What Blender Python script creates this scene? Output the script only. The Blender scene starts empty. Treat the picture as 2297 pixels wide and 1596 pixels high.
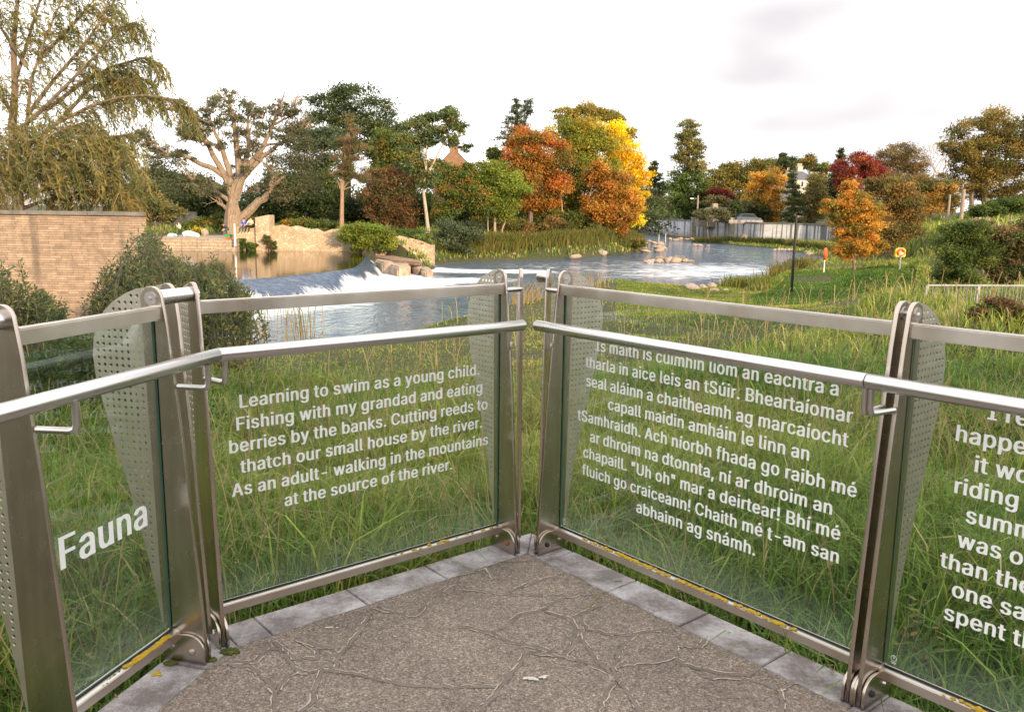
import bpy, bmesh, math, random
import numpy as np
from mathutils import Vector, Matrix
random.seed(7); RNG = np.random.default_rng(11)
SC = bpy.context.scene; COL = SC.collection
R = math.radians
# ------------------------------------------------------------------ camera model
F, CX, CY = 1900., 1148.5, 798.
ROLL, PITCH, EYE = math.atan(.0138), math.atan(325/1900.), 1.6
_f = np.array([0, math.cos(PITCH), -math.sin(PITCH)]); _r0 = np.array([1., 0, 0]); _u0 = np.cross(_r0, _f)
_r = _r0*math.cos(ROLL)+_u0*math.sin(ROLL); _u = -_r0*math.sin(ROLL)+_u0*math.cos(ROLL)
_c = np.array([0, 0, EYE])
def ray(x, y): return (x-CX)/F*_r-(y-CY)/F*_u+_f
def G(x, y, z):                    # where a sight line meets height z
    d = ray(x, y); return _c+d*((z-EYE)/d[2])
def P(x, y, d):                    # point on a sight line at forward distance d
    v = ray(x, y); return _c+v*(d/v[1])
cam = bpy.data.cameras.new("camera"); camo = bpy.data.objects.new("camera", cam); COL.objects.link(camo)
M = Matrix(((_r[0], _u[0], -_f[0], 0), (_r[1], _u[1], -_f[1], 0), (_r[2], _u[2], -_f[2], EYE), (0, 0, 0, 1)))
camo.matrix_world = M; cam.sensor_width = 36; cam.lens = 36*F/2297; cam.clip_start = .05; cam.clip_end = 6000
SC.camera = camo
# ------------------------------------------------------------------ render settings, world, sun
SC.view_settings.view_transform = 'Standard'; SC.view_settings.look = 'None'
SC.view_settings.exposure = EXPOSURE = 1.06
SC.render.engine = 'CYCLES'; SC.cycles.use_denoising = True
SC.cycles.max_bounces = 8; SC.cycles.transparent_max_bounces = 24; SC.cycles.caustics_reflective = False; SC.cycles.caustics_refractive = False
SUN_AZ, SUN_EL = R(148), R(13)
w = bpy.data.worlds.new("World"); SC.world = w; w.use_nodes = True
nt = w.node_tree; N = nt.nodes; L = nt.links
bg = N['Background']; bg.inputs['Strength'].default_value = .1
sky = N.new('ShaderNodeTexSky'); sky.sky_type = 'NISHITA'; sky.sun_disc = False; sky.sun_elevation = SUN_EL; sky.sun_rotation = SUN_AZ
tc = N.new('ShaderNodeTexCoord'); mp = N.new('ShaderNodeMapping'); mp.inputs['Scale'].default_value = (1.2, 1.2, 3.2)
nz = N.new('ShaderNodeTexNoise'); nz.inputs['Scale'].default_value = 1.0; nz.inputs['Detail'].default_value = 3.5; nz.inputs['Roughness'].default_value = .86
L.new(tc.outputs['Generated'], mp.inputs['Vector']); L.new(mp.outputs['Vector'], nz.inputs['Vector'])
cr = N.new('ShaderNodeValToRGB'); cr.color_ramp.elements[0].position = .24; cr.color_ramp.elements[1].position = .68
L.new(nz.outputs['Fac'], cr.inputs['Fac'])
_d0 = Vector(ray(2120, 40)).normalized(); dp = N.new('ShaderNodeVectorMath'); dp.operation = 'DOT_PRODUCT'; L.new(tc.outputs['Generated'], dp.inputs[0]); dp.inputs[1].default_value = _d0
dm = N.new('ShaderNodeMapRange'); dm.interpolation_type = 'SMOOTHSTEP'; dm.inputs['From Min'].default_value = .90; dm.inputs['From Max'].default_value = .985; L.new(dp.outputs['Value'], dm.inputs['Value'])
gm_ = N.new('ShaderNodeMath'); gm_.operation = 'MULTIPLY'; L.new(cr.outputs['Color'], gm_.inputs[0]); L.new(dm.outputs['Result'], gm_.inputs[1])
cl_ = N.new('ShaderNodeMixRGB'); cl_.inputs['Color1'].default_value = (9.35, 9.1, 8.8, 1); cl_.inputs['Color2'].default_value = (4.3, 4.1, 4.2, 1); L.new(gm_.outputs[0], cl_.inputs['Fac'])
sx = N.new('ShaderNodeSeparateXYZ'); L.new(tc.outputs['Generated'], sx.inputs[0])
mr = N.new('ShaderNodeMapRange'); mr.inputs['From Min'].default_value = .25; mr.inputs['From Max'].default_value = .95
mr.inputs['To Min'].default_value = .97; mr.inputs['To Max'].default_value = .86
L.new(sx.outputs['Z'], mr.inputs['Value'])
mx = N.new('ShaderNodeMixRGB'); L.new(mr.outputs['Result'], mx.inputs['Fac']); L.new(sky.outputs['Color'], mx.inputs['Color1']); L.new(cl_.outputs['Color'], mx.inputs['Color2'])
L.new(mx.outputs['Color'], bg.inputs['Color'])
sl = bpy.data.lights.new("sun", 'SUN'); sl.energy = 3.3; sl.angle = R(2.5); sl.color = (1, .74, .46)
so = bpy.data.objects.new("sun", sl); COL.objects.link(so)
sd = Vector((math.sin(SUN_AZ)*math.cos(SUN_EL), math.cos(SUN_AZ)*math.cos(SUN_EL), math.sin(SUN_EL)))
so.rotation_euler = sd.to_track_quat('Z', 'Y').to_euler(); so.location = (20, -20, 30)
# ------------------------------------------------------------------ materials
class NG:
    def __init__(s, name):
        s.m = bpy.data.materials.new(name); s.m.use_nodes = True; s.t = s.m.node_tree; s.b = s.t.nodes['Principled BSDF']; s.o = s.t.nodes['Material Output']
    def n(s, ty, **kw):
        x = s.t.nodes.new('ShaderNode'+ty)
        for k, v in kw.items():
            if k in x.inputs: x.inputs[k].default_value = v
            else: setattr(x, k, v)
        return x
    def l(s, a, b): s.t.links.new(a, b)
    def obj(s, scale=(1, 1, 1), kind='Object'):
        t = s.n('TexCoord'); m = s.n('Mapping'); m.inputs['Scale'].default_value = scale; s.l(t.outputs[kind], m.inputs['Vector']); return m.outputs['Vector']
    def noise(s, vec, scale, detail=4, rough=.55, dist=0.):
        x = s.n('TexNoise', Scale=scale, Detail=detail, Roughness=rough, Distortion=dist); s.l(vec, x.inputs['Vector']); return x.outputs['Fac']
    def ramp(s, fac, stops):
        x = s.n('ValToRGB'); e = x.color_ramp.elements
        while len(e) < len(stops): e.new(.5)
        for i, (p, c) in enumerate(stops):
            e[i].position = p; e[i].color = (*c, 1) if len(c) == 3 else c
        s.l(fac, x.inputs['Fac']); return x.outputs['Color']
    def mix(s, fac, a, b, mode='MIX'):
        x = s.n('MixRGB', blend_type=mode)
        for i, v in zip(('Fac', 'Color1', 'Color2'), (fac, a, b)):
            if isinstance(v, (int, float)): x.inputs[i].default_value = v
            elif isinstance(v, tuple): x.inputs[i].default_value = (*v, 1)
            else: s.l(v, x.inputs[i])
        return x.outputs['Color']
    def math(s, op, a, b=0.):
        x = s.n('Math', operation=op)
        for i, v in enumerate((a, b)):
            if isinstance(v, (int, float)): x.inputs[i].default_value = v
            else: s.l(v, x.inputs[i])
        return x.outputs[0]
    def bump(s, h, strength=.3, dist=.01):
        x = s.n('Bump', Strength=strength, Distance=dist); s.l(h, x.inputs['Height']); s.l(x.outputs['Normal'], s.b.inputs['Normal']); return x
    def col(s, c):
        if isinstance(c, tuple): s.b.inputs['Base Color'].default_value = (*c, 1)
        else: s.l(c, s.b.inputs['Base Color'])
    def set(s, **k):
        for a, v in k.items():
            a = {'rough': 'Roughness', 'metal': 'Metallic', 'spec': 'Specular IOR Level', 'ior': 'IOR'}[a]
            if isinstance(v, (int, float)): s.b.inputs[a].default_value = v
            else: s.l(v, s.b.inputs[a])
        return s
def noisy(name, c1, c2, scale=8, rough=.85, bump=.3, bscale=None, metal=0., dist=.01):
    g = NG(name); v = g.obj(); f = g.noise(v, scale, 5)
    g.col(g.ramp(f, [(.35, c1), (.65, c2)])); g.set(rough=rough, metal=metal)
    if bump: g.bump(g.noise(v, bscale or scale*3, 4), bump, dist)
    return g.m
# brushed stainless steel
g = NG('brushed_steel'); v = g.obj((4, 4, 60)); f = g.noise(v, 6, 5); v2 = g.obj(); f2 = g.noise(v2, 5, 4)
g.col(g.mix(g.ramp(f2, [(.35, (0, 0, 0)), (.7, (1, 1, 1))]), (.64, .57, .51), (.76, .71, .67)))
g.set(metal=1., rough=g.math('ADD', g.math('MULTIPLY', f2, .18), .22)); g.bump(f, .06, .002); STEEL = g.m
g = NG('brown_reflection_tint_steel'); v = g.obj((5, 5, .8)); f = g.noise(v, 5, 5, .6); v2 = g.obj(); f2 = g.noise(v2, 14, 5, .65)
g.col(g.mix(g.ramp(f, [(.36, (0, 0, 0)), (.66, (1, 1, 1))]), (.50, .43, .375), (.60, .53, .475))); g.set(metal=1., rough=g.math('ADD', g.math('MULTIPLY', f2, .12), .20)); g.bump(f2, .015, .001); POSTM = g.m  # darker copy of the steel: brown reflections are put into its colour
g = NG('polished_steel_tube'); v = g.obj(); f2 = g.noise(v, 6, 4); g.col((.64, .62, .62)); g.set(metal=1., rough=g.math('ADD', g.math('MULTIPLY', f2, .12), .22)); TUBE = g.m
g = NG('perforated_steel'); v = g.obj(); f2 = g.noise(v, 9, 5); g.col(g.ramp(f2, [(.3, (.52, .47, .40)), (.7, (.66, .62, .55))])); g.set(metal=.9, rough=.42); PERF = g.m
BOLT = noisy('galvanised_bolt', (.55, .52, .5), (.7, .68, .66), 40, .35, 0, metal=1.)
RUST = noisy('rusty_bolt', (.25, .09, .03), (.4, .16, .06), 60, .8, .3)
RUBBER = noisy('black_rubber_cap', (.012, .012, .012), (.025, .024, .022), 20, .6, 0)
# clear glass with a thin film of dirt
g = NG('pale_green_glass'); v = g.obj(); sxyz = g.n('SeparateXYZ'); g.l(v, sxyz.inputs[0])
tr = g.n('BsdfTransparent'); tr.inputs['Color'].default_value = (.94, .975, .955, 1); gl = g.n('BsdfGlossy', Roughness=.02); gl.inputs['Color'].default_value = (.9, 1, .96, 1)
fr = g.n('Fresnel', IOR=1.45); ms = g.n('MixShader'); g.l(g.math('MULTIPLY', fr.outputs[0], .14), ms.inputs[0]); g.l(tr.outputs[0], ms.inputs[1]); g.l(gl.outputs[0], ms.inputs[2])
df = g.n('BsdfDiffuse'); df.inputs['Color'].default_value = (.62, .72, .66, 1); m2 = g.n('MixShader')
edge = g.n('MapRange'); edge.inputs['From Min'].default_value = .27; edge.inputs['From Max'].default_value = .11; edge.inputs['To Min'].default_value = .003; edge.inputs['To Max'].default_value = .075
g.l(sxyz.outputs['Z'], edge.inputs['Value']); dn = g.noise(g.obj((3, 3, .35)), 4, 6, .7)
g.l(g.math('MULTIPLY', edge.outputs[0], g.math('ADD', g.math('MULTIPLY', dn, 1.6), .2)), m2.inputs[0]); g.l(ms.outputs[0], m2.inputs[1]); g.l(df.outputs[0], m2.inputs[2])
g.l(m2.outputs[0], g.o.inputs['Surface']); GLASS = g.m
g = NG('glass_edge'); g.col((.05, .12, .085)); g.set(rough=.15); GEDGE = g.m
LETTER = noisy('white_vinyl', (.90, .93, .93), (.94, .96, .95), 20, .55, 0)
BLACKP = noisy('black_gloss_paint', (.010, .010, .011), (.018, .018, .018), 10, .3, 0)
LICHEN = noisy('yellow_lichen', (.42, .26, .015), (.62, .40, .03), 90, .9, .5)
MOSS = noisy('green_moss', (.05, .07, .008), (.12, .13, .02), 60, .95, .8)
# granite coping
g = NG('grey_granite'); v = g.obj(); a = g.noise(v, 260, 2, .8); b = g.noise(v, 6, 5); c = g.noise(v, 45, 4)
base = g.ramp(a, [(.32, (.30, .28, .28)), (.5, (.49, .46, .47)), (.68, (.65, .62, .63))])
dirt = g.ramp(g.math('ADD', g.math('MULTIPLY', b, .75), g.math('MULTIPLY', c, .25)), [(.42, (.42, .38, .36)), (.62, (1, 1, 1))])
g.col(g.mix(1., base, dirt, 'MULTIPLY')); g.set(rough=.85); g.bump(a, .25, .002); GRANITE = g.m
# flagstones with exposed grit
g = NG('brown_flagstone'); v = g.obj(); a = g.noise(v, 115, 2, .9); b = g.noise(v, 2.3, 5); c = g.noise(v, 30, 5, .7)
base = g.ramp(a, [(.30, (.095, .074, .060)), (.46, (.24, .188, .155)), (.58, (.35, .285, .24)), (.70, (.62, .56, .50))])
tone = g.ramp(b, [(.3, (.66, .64, .63)), (.7, (1, .98, .96))]); t2 = g.ramp(c, [(.35, (.74, .73, .73)), (.62, (1, 1, 1))])
g.col(g.mix(1., g.mix(1., base, tone, 'MULTIPLY'), t2, 'MULTIPLY')); g.set(rough=.9)
bm_ = g.math('ADD', g.math('MULTIPLY', a, .5), g.math('MULTIPLY', c, 1.5)); g.bump(bm_, .35, .006); FLAG = g.m
g = NG('grey_mortar'); v = g.obj(); a = g.noise(v, 140, 3, .8); c = g.noise(v, 8, 4)
g.col(g.mix(1., g.ramp(a, [(.3, (.145, .115, .098)), (.7, (.285, .235, .20))]), g.ramp(c, [(.35, (.72, .7, .7)), (.65, (1, 1, 1))]), 'MULTIPLY')); g.set(rough=.95); g.bump(a, .4, .004); MORTAR = g.m
RIM = noisy('pale_highlight_rim', (.36, .285, .215), (.56, .47, .38), 22, .9, .4)  # pale stone edges, with the highlight along them put into the colour
# foliage: colour comes with each leaf
def leafmat(name, trans=.3, rough=.55):
    g = NG(name); at = g.n('Attribute', attribute_name='tint'); g.col(at.outputs['Color']); g.set(rough=rough, spec=.25)
    tl = g.n('BsdfTranslucent'); g.l(at.outputs['Color'], tl.inputs['Color']); m = g.n('MixShader'); m.inputs[0].default_value = trans
    g.l(g.b.outputs[0], m.inputs[1]); g.l(tl.outputs[0], m.inputs[2]); g.l(m.outputs[0], g.o.inputs['Surface']); return g.m
LEAF = leafmat('leaf', .45); BLADE = leafmat('grass_blade', .42, .45)
def bark(name, c1, c2): 
    g = NG(name); v = g.obj((1, 1, .25)); f = g.noise(v, 9, 6); g.col(g.ramp(f, [(.3, c1), (.7, c2)])); g.set(rough=.9); g.bump(f, .6, .05); return g.m
BARK = bark('grey_brown_bark', (.10, .075, .055), (.25, .19, .14)); BARKL = bark('pale_bark', (.30, .24, .18), (.48, .40, .31)); BARKD = bark('dark_bark', (.045, .035, .025), (.11, .085, .06)); OAKB = bark('warm_oak_bark', (.15, .11, .08), (.33, .25, .18)); BARKR = bark('reddish_bark', (.20, .12, .08), (.36, .24, .16))
# ground
g = NG('soil_and_turf'); v = g.obj(); a = g.noise(v, .5, 6); b = g.noise(v, 9, 5)
g.col(g.mix(g.ramp(b, [(.4, (0, 0, 0)), (.6, (1, 1, 1))]), g.ramp(a, [(.35, (.045, .052, .014)), (.65, (.085, .072, .024))]), (.035, .038, .012))); g.set(rough=.95); g.bump(b, .8, .06); SOIL = g.m
# dressed stone courses
def coursed(name, bw, bh, cols, mortar, vec=(1, 1, 1), ms=.006):
    g = NG(name); t = g.n('TexCoord'); s = g.n('SeparateXYZ'); g.l(t.outputs['Object'], s.inputs[0])
    hx = g.math('ADD', s.outputs['X'], s.outputs['Y']); zz = g.math('ADD', s.outputs['Z'], g.math('MULTIPLY', g.noise(t.outputs['Object'], 1.3, 3), bh*.7)); cx = g.n('CombineXYZ'); g.l(hx, cx.inputs[0]); g.l(zz, cx.inputs[1])
    br = g.n('TexBrick', Scale=1., **{'Mortar Size': ms, 'Brick Width': bw, 'Row Height': bh, 'Bias': 0.}); br.offset = .37; br.squash = .7; br.squash_frequency = 3
    br.inputs['Color1'].default_value = (*cols[0], 1); br.inputs['Color2'].default_value = (*cols[1], 1); br.inputs['Mortar'].default_value = (*mortar, 1); g.l(cx.outputs[0], br.inputs['Vector'])
    n1 = g.noise(t.outputs['Object'], 5, 6, .65); n2 = g.noise(t.outputs['Object'], .55, 5)
    c = g.mix(1., br.outputs['Color'], g.ramp(n1, [(.3, (.62, .6, .58)), (.68, (1.15, 1.1, 1.08))]), 'MULTIPLY')
    mpg = g.n('Mapping'); mpg.inputs['Scale'].default_value = (1.6, 1.6, .16); g.l(t.outputs['Object'], mpg.inputs['Vector']); st = g.noise(mpg.outputs['Vector'], 1.5, 4)
    c = g.mix(g.ramp(st, [(.58, (0, 0, 0)), (.74, (.75, .75, .75))]), c, (.09, .08, .075)); g.col(g.mix(1., c, g.ramp(n2, [(.3, (.82, .8, .8)), (.7, (1.05, 1.05, 1.02))]), 'MULTIPLY')); g.set(rough=.9)
    h = g.math('ADD', g.math('MULTIPLY', br.outputs['Fac'], -1.), g.math('MULTIPLY', n1, .8)); g.bump(h, .8, .03); return g.m
WALLST = coursed('buff_coursed_stone', .34, .050, ((.47, .365, .28), (.32, .25, .195)), (.15, .11, .09), ms=.0035)
STEPST = coursed('pale_quay_stone', .9, .24, ((.50, .42, .33), (.44, .36, .28)), (.2, .16, .12), ms=.012)
def rubble(name, sc, c1, c2, c3, mort):
    g = NG(name); v = g.obj((1, 1, 1.35)); dv = g.n('VectorMath', operation='ADD'); nn = g.n('TexNoise', Scale=1.6, Detail=3.); g.l(v, nn.inputs['Vector']); g.l(v, dv.inputs[0]); 
    sc_ = g.n('VectorMath', operation='SCALE'); g.l(nn.outputs['Color'], sc_.inputs[0]); sc_.inputs['Scale'].default_value = .35; g.l(sc_.outputs[0], dv.inputs[1])
    vo = g.n('TexVoronoi', Scale=sc); g.l(dv.outputs[0], vo.inputs['Vector']); ve = g.n('TexVoronoi', Scale=sc, feature='DISTANCE_TO_EDGE'); g.l(dv.outputs[0], ve.inputs['Vector'])
    sp = g.n('SeparateColor'); g.l(vo.outputs['Color'], sp.inputs[0]); n1 = g.noise(v, 7, 5); n0 = g.noise(v, .6, 4)
    c = g.ramp(sp.outputs[0], [(0, c1), (.5, c2), (1, c3)]); c = g.mix(1., c, g.ramp(n1, [(.3, (.7, .68, .66)), (.7, (1.1, 1.1, 1.1))]), 'MULTIPLY')
    c = g.mix(g.ramp(ve.outputs['Distance'], [(.02, (1, 1, 1)), (.09, (0, 0, 0))]), c, mort); c = g.mix(1., c, g.ramp(n0, [(.35, (.78, .74, .7)), (.65, (1.05, 1.03, 1))]), 'MULTIPLY'); g.col(c); g.set(rough=.95)
    g.bump(g.math('ADD', g.ramp(ve.outputs['Distance'], [(0, (0, 0, 0)), (.2, (1, 1, 1))]), n1), .5, .05); return g.m
RUBBLE = rubble('pale_rubble_stone', 4.2, (.62, .50, .36), (.50, .38, .26), (.70, .60, .47), (.42, .32, .22))
GREYRUB = rubble('grey_rubble_stone', 3., (.33, .31, .28), (.28, .26, .23), (.38, .35, .31), (.14, .13, .11))
ROCKP = noisy('pale_boulder', (.27, .20, .145), (.46, .365, .28), 2.4, .9, .7, 6, dist=.08); ROCKN = noisy('pinkish_boulder', (.24, .185, .15), (.40, .335, .285), 3.2, .9, .6, 8, dist=.05)
ROCKW = noisy('whitish_rock', (.62, .60, .58), (.78, .76, .74), 3, .9, .6, 6, dist=.06); SLABB = noisy('brown_wet_slab', (.16, .09, .05), (.32, .20, .12), 2, .5, .6, 6, dist=.05)
# concrete river wall with dark weep stains
g = NG('stained_concrete'); t = g.n('TexCoord'); mp1 = g.n('Mapping'); mp1.inputs['Scale'].default_value = (.42, .42, .012); g.l(t.outputs['Object'], mp1.inputs[0]); a = g.noise(mp1.outputs[0], 2.6, 3, .8)
mp2 = g.n('Mapping'); mp2.inputs['Scale'].default_value = (.5, .5, 1.6); g.l(t.outputs['Object'], mp2.inputs[0]); b = g.noise(mp2.outputs[0], 1.2, 5)
c = g.ramp(b, [(.3, (.40, .41, .44)), (.7, (.58, .59, .62))]); c = g.mix(g.ramp(a, [(.51, (0, 0, 0)), (.56, (.85, .85, .85))]), c, (.07, .07, .075))
s = g.n('SeparateXYZ'); g.l(t.outputs['Object'], s.inputs[0]); mrr = g.n('MapRange'); mrr.inputs['From Min'].default_value = 1.15; mrr.inputs['From Max'].default_value = .1; g.l(s.outputs['Z'], mrr.inputs['Value'])
c = g.mix(g.math('MULTIPLY', mrr.outputs[0], g.math('ADD', b, .25)), c, (.17, .12, .09)); g.col(c); g.set(rough=.9); CONC = g.m
CONCD = noisy('dark_concrete', (.11, .105, .10), (.19, .18, .17), 1.5, .9, .3); CONCP = noisy('weathered_concrete', (.25, .21, .16), (.38, .33, .26), 2, .9, .4)
SLATE = noisy('blue_grey_slate', (.075, .08, .095), (.12, .125, .145), 3, .6, .3, 12); RENDER = noisy('cream_render', (.44, .40, .35), (.52, .48, .43), 2, .9, .2); WHITE = noisy('white_paint', (.78, .77, .75), (.84, .83, .81), 8, .5, 0)
BRICKW = rubble('orange_brown_gable_stone', 4, (.36, .20, .12), (.30, .17, .11), (.42, .26, .17), (.22, .15, .1)); POT = noisy('terracotta_pot', (.55, .30, .18), (.66, .40, .25), 9, .8, 0)
WINDOW = NG('dark_window_glass'); WINDOW.col((.03, .035, .04)); WINDOW.set(rough=.08); WINDOW = WINDOW.m
WOODP = bark('weathered_pole_wood', (.22, .17, .13), (.36, .29, .23)); GALV = noisy('galvanised_grey', (.22, .23, .25), (.32, .33, .35), 8, .5, 0)
RED = noisy('orange_red_plastic', (.70, .075, .02), (.78, .10, .03), 6, .45, 0); YEL = noisy('yellow_plastic', (.78, .48, .02), (.85, .56, .04), 6, .45, 0)
HILLM = noisy('far_hazed_hill', (.30, .31, .38), (.38, .37, .42), .01, 1, 0)  # bluish haze of distance is put into the hill colour
# ------------------------------------------------------------------ object helpers
def link(o, parent=None):
    COL.objects.link(o)
    if parent is not None: o.parent = parent
    return o
def tag(o, label=None, cat=None, group=None, kind=None):
    for k, v in (('label', label), ('category', cat), ('group', group), ('kind', kind)):
        if v: o[k] = v
    return o
def empty(name, loc=(0, 0, 0), label=None, cat=None, group=None, mat=None):
    o = bpy.data.objects.new(name, None); link(o); o.empty_display_size = .1
    if mat is not None: o.matrix_world = mat
    else: o.location = [float(q) for q in loc]
    return tag(o, label, cat, group)
class MB:
    def __init__(s): s.v = []; s.f = []
    def add(s, vs, fs): o = len(s.v); s.v += [tuple(float(c) for c in q) for q in vs]; s.f += [tuple(o+i for i in q) for q in fs]; return s
    def box(s, a, b):
        x0, y0, z0 = a; x1, y1, z1 = b
        return s.add([(x0, y0, z0), (x1, y0, z0), (x1, y1, z0), (x0, y1, z0), (x0, y0, z1), (x1, y0, z1), (x1, y1, z1), (x0, y1, z1)], [(0, 3, 2, 1), (4, 5, 6, 7), (0, 1, 5, 4), (1, 2, 6, 5), (2, 3, 7, 6), (3, 0, 4, 7)])
    def prism(s, poly, axis, a, b):        # poly in the two other axes
        n = len(poly); put = {'x': lambda p, t: (t, p[0], p[1]), 'y': lambda p, t: (p[0], t, p[1]), 'z': lambda p, t: (p[0], p[1], t)}[axis]
        return s.add([put(p, a) for p in poly]+[put(p, b) for p in poly], [tuple(range(n))[::-1], tuple(range(n, 2*n))]+[(i, (i+1) % n, n+(i+1) % n, n+i) for i in range(n)])
    def tube(s, pts, rad, n=10, caps=True):
        pts = [Vector(p) for p in pts]; k = len(pts); rad = rad if isinstance(rad, (list, tuple)) else [rad]*k
        o = len(s.v); prev = None
        for i, p in enumerate(pts):
            t = (pts[min(i+1, k-1)]-pts[max(i-1, 0)]).normalized()
            a = prev-t*prev.dot(t) if prev is not None else t.orthogonal()
            if a.length < 1e-6: a = t.orthogonal()
            a.normalize(); prev = a; b = t.cross(a)
            for j in range(n):
                q = p+(a*math.cos(2*math.pi*j/n)+b*math.sin(2*math.pi*j/n))*rad[i]; s.v.append(tuple(q))
        for i in range(k-1):
            for j in range(n): s.f.append((o+i*n+j, o+i*n+(j+1) % n, o+(i+1)*n+(j+1) % n, o+(i+1)*n+j))
        if caps: s.f.append(tuple(range(o, o+n))[::-1]); s.f.append(tuple(range(o+(k-1)*n, o+k*n)))
        return s
    def ball(s, c, r, nu=10, nv=6):
        r = (r, r, r) if isinstance(r, (int, float)) else r; vs = [(c[0], c[1], c[2]-r[2])]
        for i in range(1, nv):
            th = math.pi*i/nv
            for j in range(nu): vs.append((c[0]+r[0]*math.sin(th)*math.cos(2*math.pi*j/nu), c[1]+r[1]*math.sin(th)*math.sin(2*math.pi*j/nu), c[2]-r[2]*math.cos(th)))
        vs.append((c[0], c[1], c[2]+r[2])); fs = []
        for j in range(nu): fs.append((0, 1+(j+1) % nu, 1+j))
        for i in range(nv-2):
            for j in range(nu): a = 1+i*nu+j; b = 1+i*nu+(j+1) % nu; fs.append((a, b, b+nu, a+nu))
        l = len(vs)-1
        for j in range(nu): fs.append((l, l-nu+j, l-nu+(j+1) % nu))
        return s.add(vs, fs)
    def build(s, name, mat, parent=None, smooth=False, bevel=0., segs=2, loc=None):
        me = bpy.data.meshes.new(name); me.from_pydata(s.v, [], s.f); me.materials.append(mat)
        if bevel or smooth:
            bm = bmesh.new(); bm.from_mesh(me)
            if bevel: bmesh.ops.remove_doubles(bm, verts=bm.verts, dist=1e-6); bmesh.ops.bevel(bm, geom=[e for e in bm.edges if e.calc_face_angle(0) > .5], offset=bevel, segments=segs, affect='EDGES', clamp_overlap=True)
            bmesh.ops.recalc_face_normals(bm, faces=bm.faces); bm.to_mesh(me); bm.free()
        if smooth:
            for p in me.polygons: p.use_smooth = True
            try: me.set_sharp_from_angle(angle=R(40))
            except Exception: pass
        o = bpy.data.objects.new(name, me); link(o, parent)
        if loc is not None: o.location = [float(q) for q in loc]
        return o
def npmesh(name, co, quads, tint, mat, parent=None):
    me = bpy.data.meshes.new(name); n = len(co); q = len(quads)
    me.vertices.add(n); me.vertices.foreach_set('co', np.ascontiguousarray(co, dtype=np.float32).ravel())
    me.loops.add(q*4); me.polygons.add(q); me.polygons.foreach_set('loop_start', np.arange(0, q*4, 4, dtype=np.int32))
    me.loops.foreach_set('vertex_index', np.ascontiguousarray(quads, dtype=np.int32).ravel())
    at = me.attributes.new('tint', 'FLOAT_COLOR', 'POINT'); c4 = np.ones((n, 4), np.float32); c4[:, :3] = np.clip(tint, 0.004, .9); at.data.foreach_set('color', c4.ravel())
    me.update(calc_edges=True); me.materials.append(mat); o = bpy.data.objects.new(name, me); return link(o, parent)
def curve2d(name, polys, ext, bev, mat, parent=None):     # flat plate with holes
    cu = bpy.data.curves.new(name, 'CURVE'); cu.dimensions = '2D'; cu.fill_mode = 'BOTH'; cu.extrude = ext; cu.bevel_depth = bev; cu.bevel_resolution = 1
    for p in polys:
        sp = cu.splines.new('POLY'); sp.points.add(len(p)-1); sp.use_cyclic_u = True
        for i, q in enumerate(p): sp.points[i].co = (q[0], q[1], 0, 1)
    t = bpy.data.objects.new(name+'_c', cu); link(t); bpy.context.view_layer.update()
    me = bpy.data.meshes.new_from_object(t.evaluated_get(bpy.context.evaluated_depsgraph_get())); bpy.data.objects.remove(t); bpy.data.curves.remove(cu)
    me.materials.clear(); me.materials.append(mat); return me
def mo(name, me, parent=None): return link(bpy.data.objects.new(name, me), parent)
# ------------------------------------------------------------------ terrain control points and river
ZU, ZD = -1.65, -2.6
river = [G(*p, ZD)[:2] for p in ((520, 792), (620, 788), (760, 778), (900, 757), (1010, 730), (1150, 695), (1270, 668), (1345, 642), (1450, 650), (1545, 655), (1640, 652), (1735, 640), (1765, 622), (1830, 605), (1856, 590), (1850, 577), (1800, 567), (1740, 558), (1650, 551), (1560, 540), (1500, 530), (1415, 527), (1440, 545), (1445, 560), (1400, 571), (1290, 578), (1130, 584), (975, 592), (968, 606), (862, 592), (835, 579))]
pool_far = [G(*p, ZU)[:2] for p in ((835, 577), (800, 563), (760, 560), (640, 559), (532, 558), (420, 556), (300, 552))]
near_left = [np.array(p) for p in ((-40., 62.), (-40., 40.), (-19., 31.), (-12.5, 27.5))]
FLATP = np.array([G(x, y, ZD)[:2]+(np.array([2., 1.2]) if i < 8 else 0) for i, (x, y) in enumerate(((1405, 519), (1480, 527), (1553, 535), (1640, 541), (1700, 545), (1800, 548), (1880, 552), (1960, 556), (1905, 568), (1860, 577), (1800, 570), (1740, 560), (1650, 553), (1560, 542), (1500, 532), (1415, 529)))])
RIVER = np.array(river+pool_far+near_left)
def sdist(px, py, poly):
    px = np.asarray(px, float); py = np.asarray(py, float); d = np.full(px.shape, 1e9); ins = np.zeros(px.shape, bool); n = len(poly)
    for i in range(n):
        x0, y0 = poly[i]; x1, y1 = poly[(i+1) % n]; ex, ey = x1-x0, y1-y0; t = np.clip(((px-x0)*ex+(py-y0)*ey)/(ex*ex+ey*ey+1e-12), 0, 1)
        d = np.minimum(d, np.hypot(px-x0-t*ex, py-y0-t*ey)); c = (y0 > py) != (y1 > py)
        ins ^= c & (px < x0+(py-y0)*ex/(ey if abs(ey) > 1e-9 else 1e-9))
    return np.where(ins, -d, d)
CTRL = []
def ctrl(p): CTRL.append(tuple(float(q) for q in p))
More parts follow.
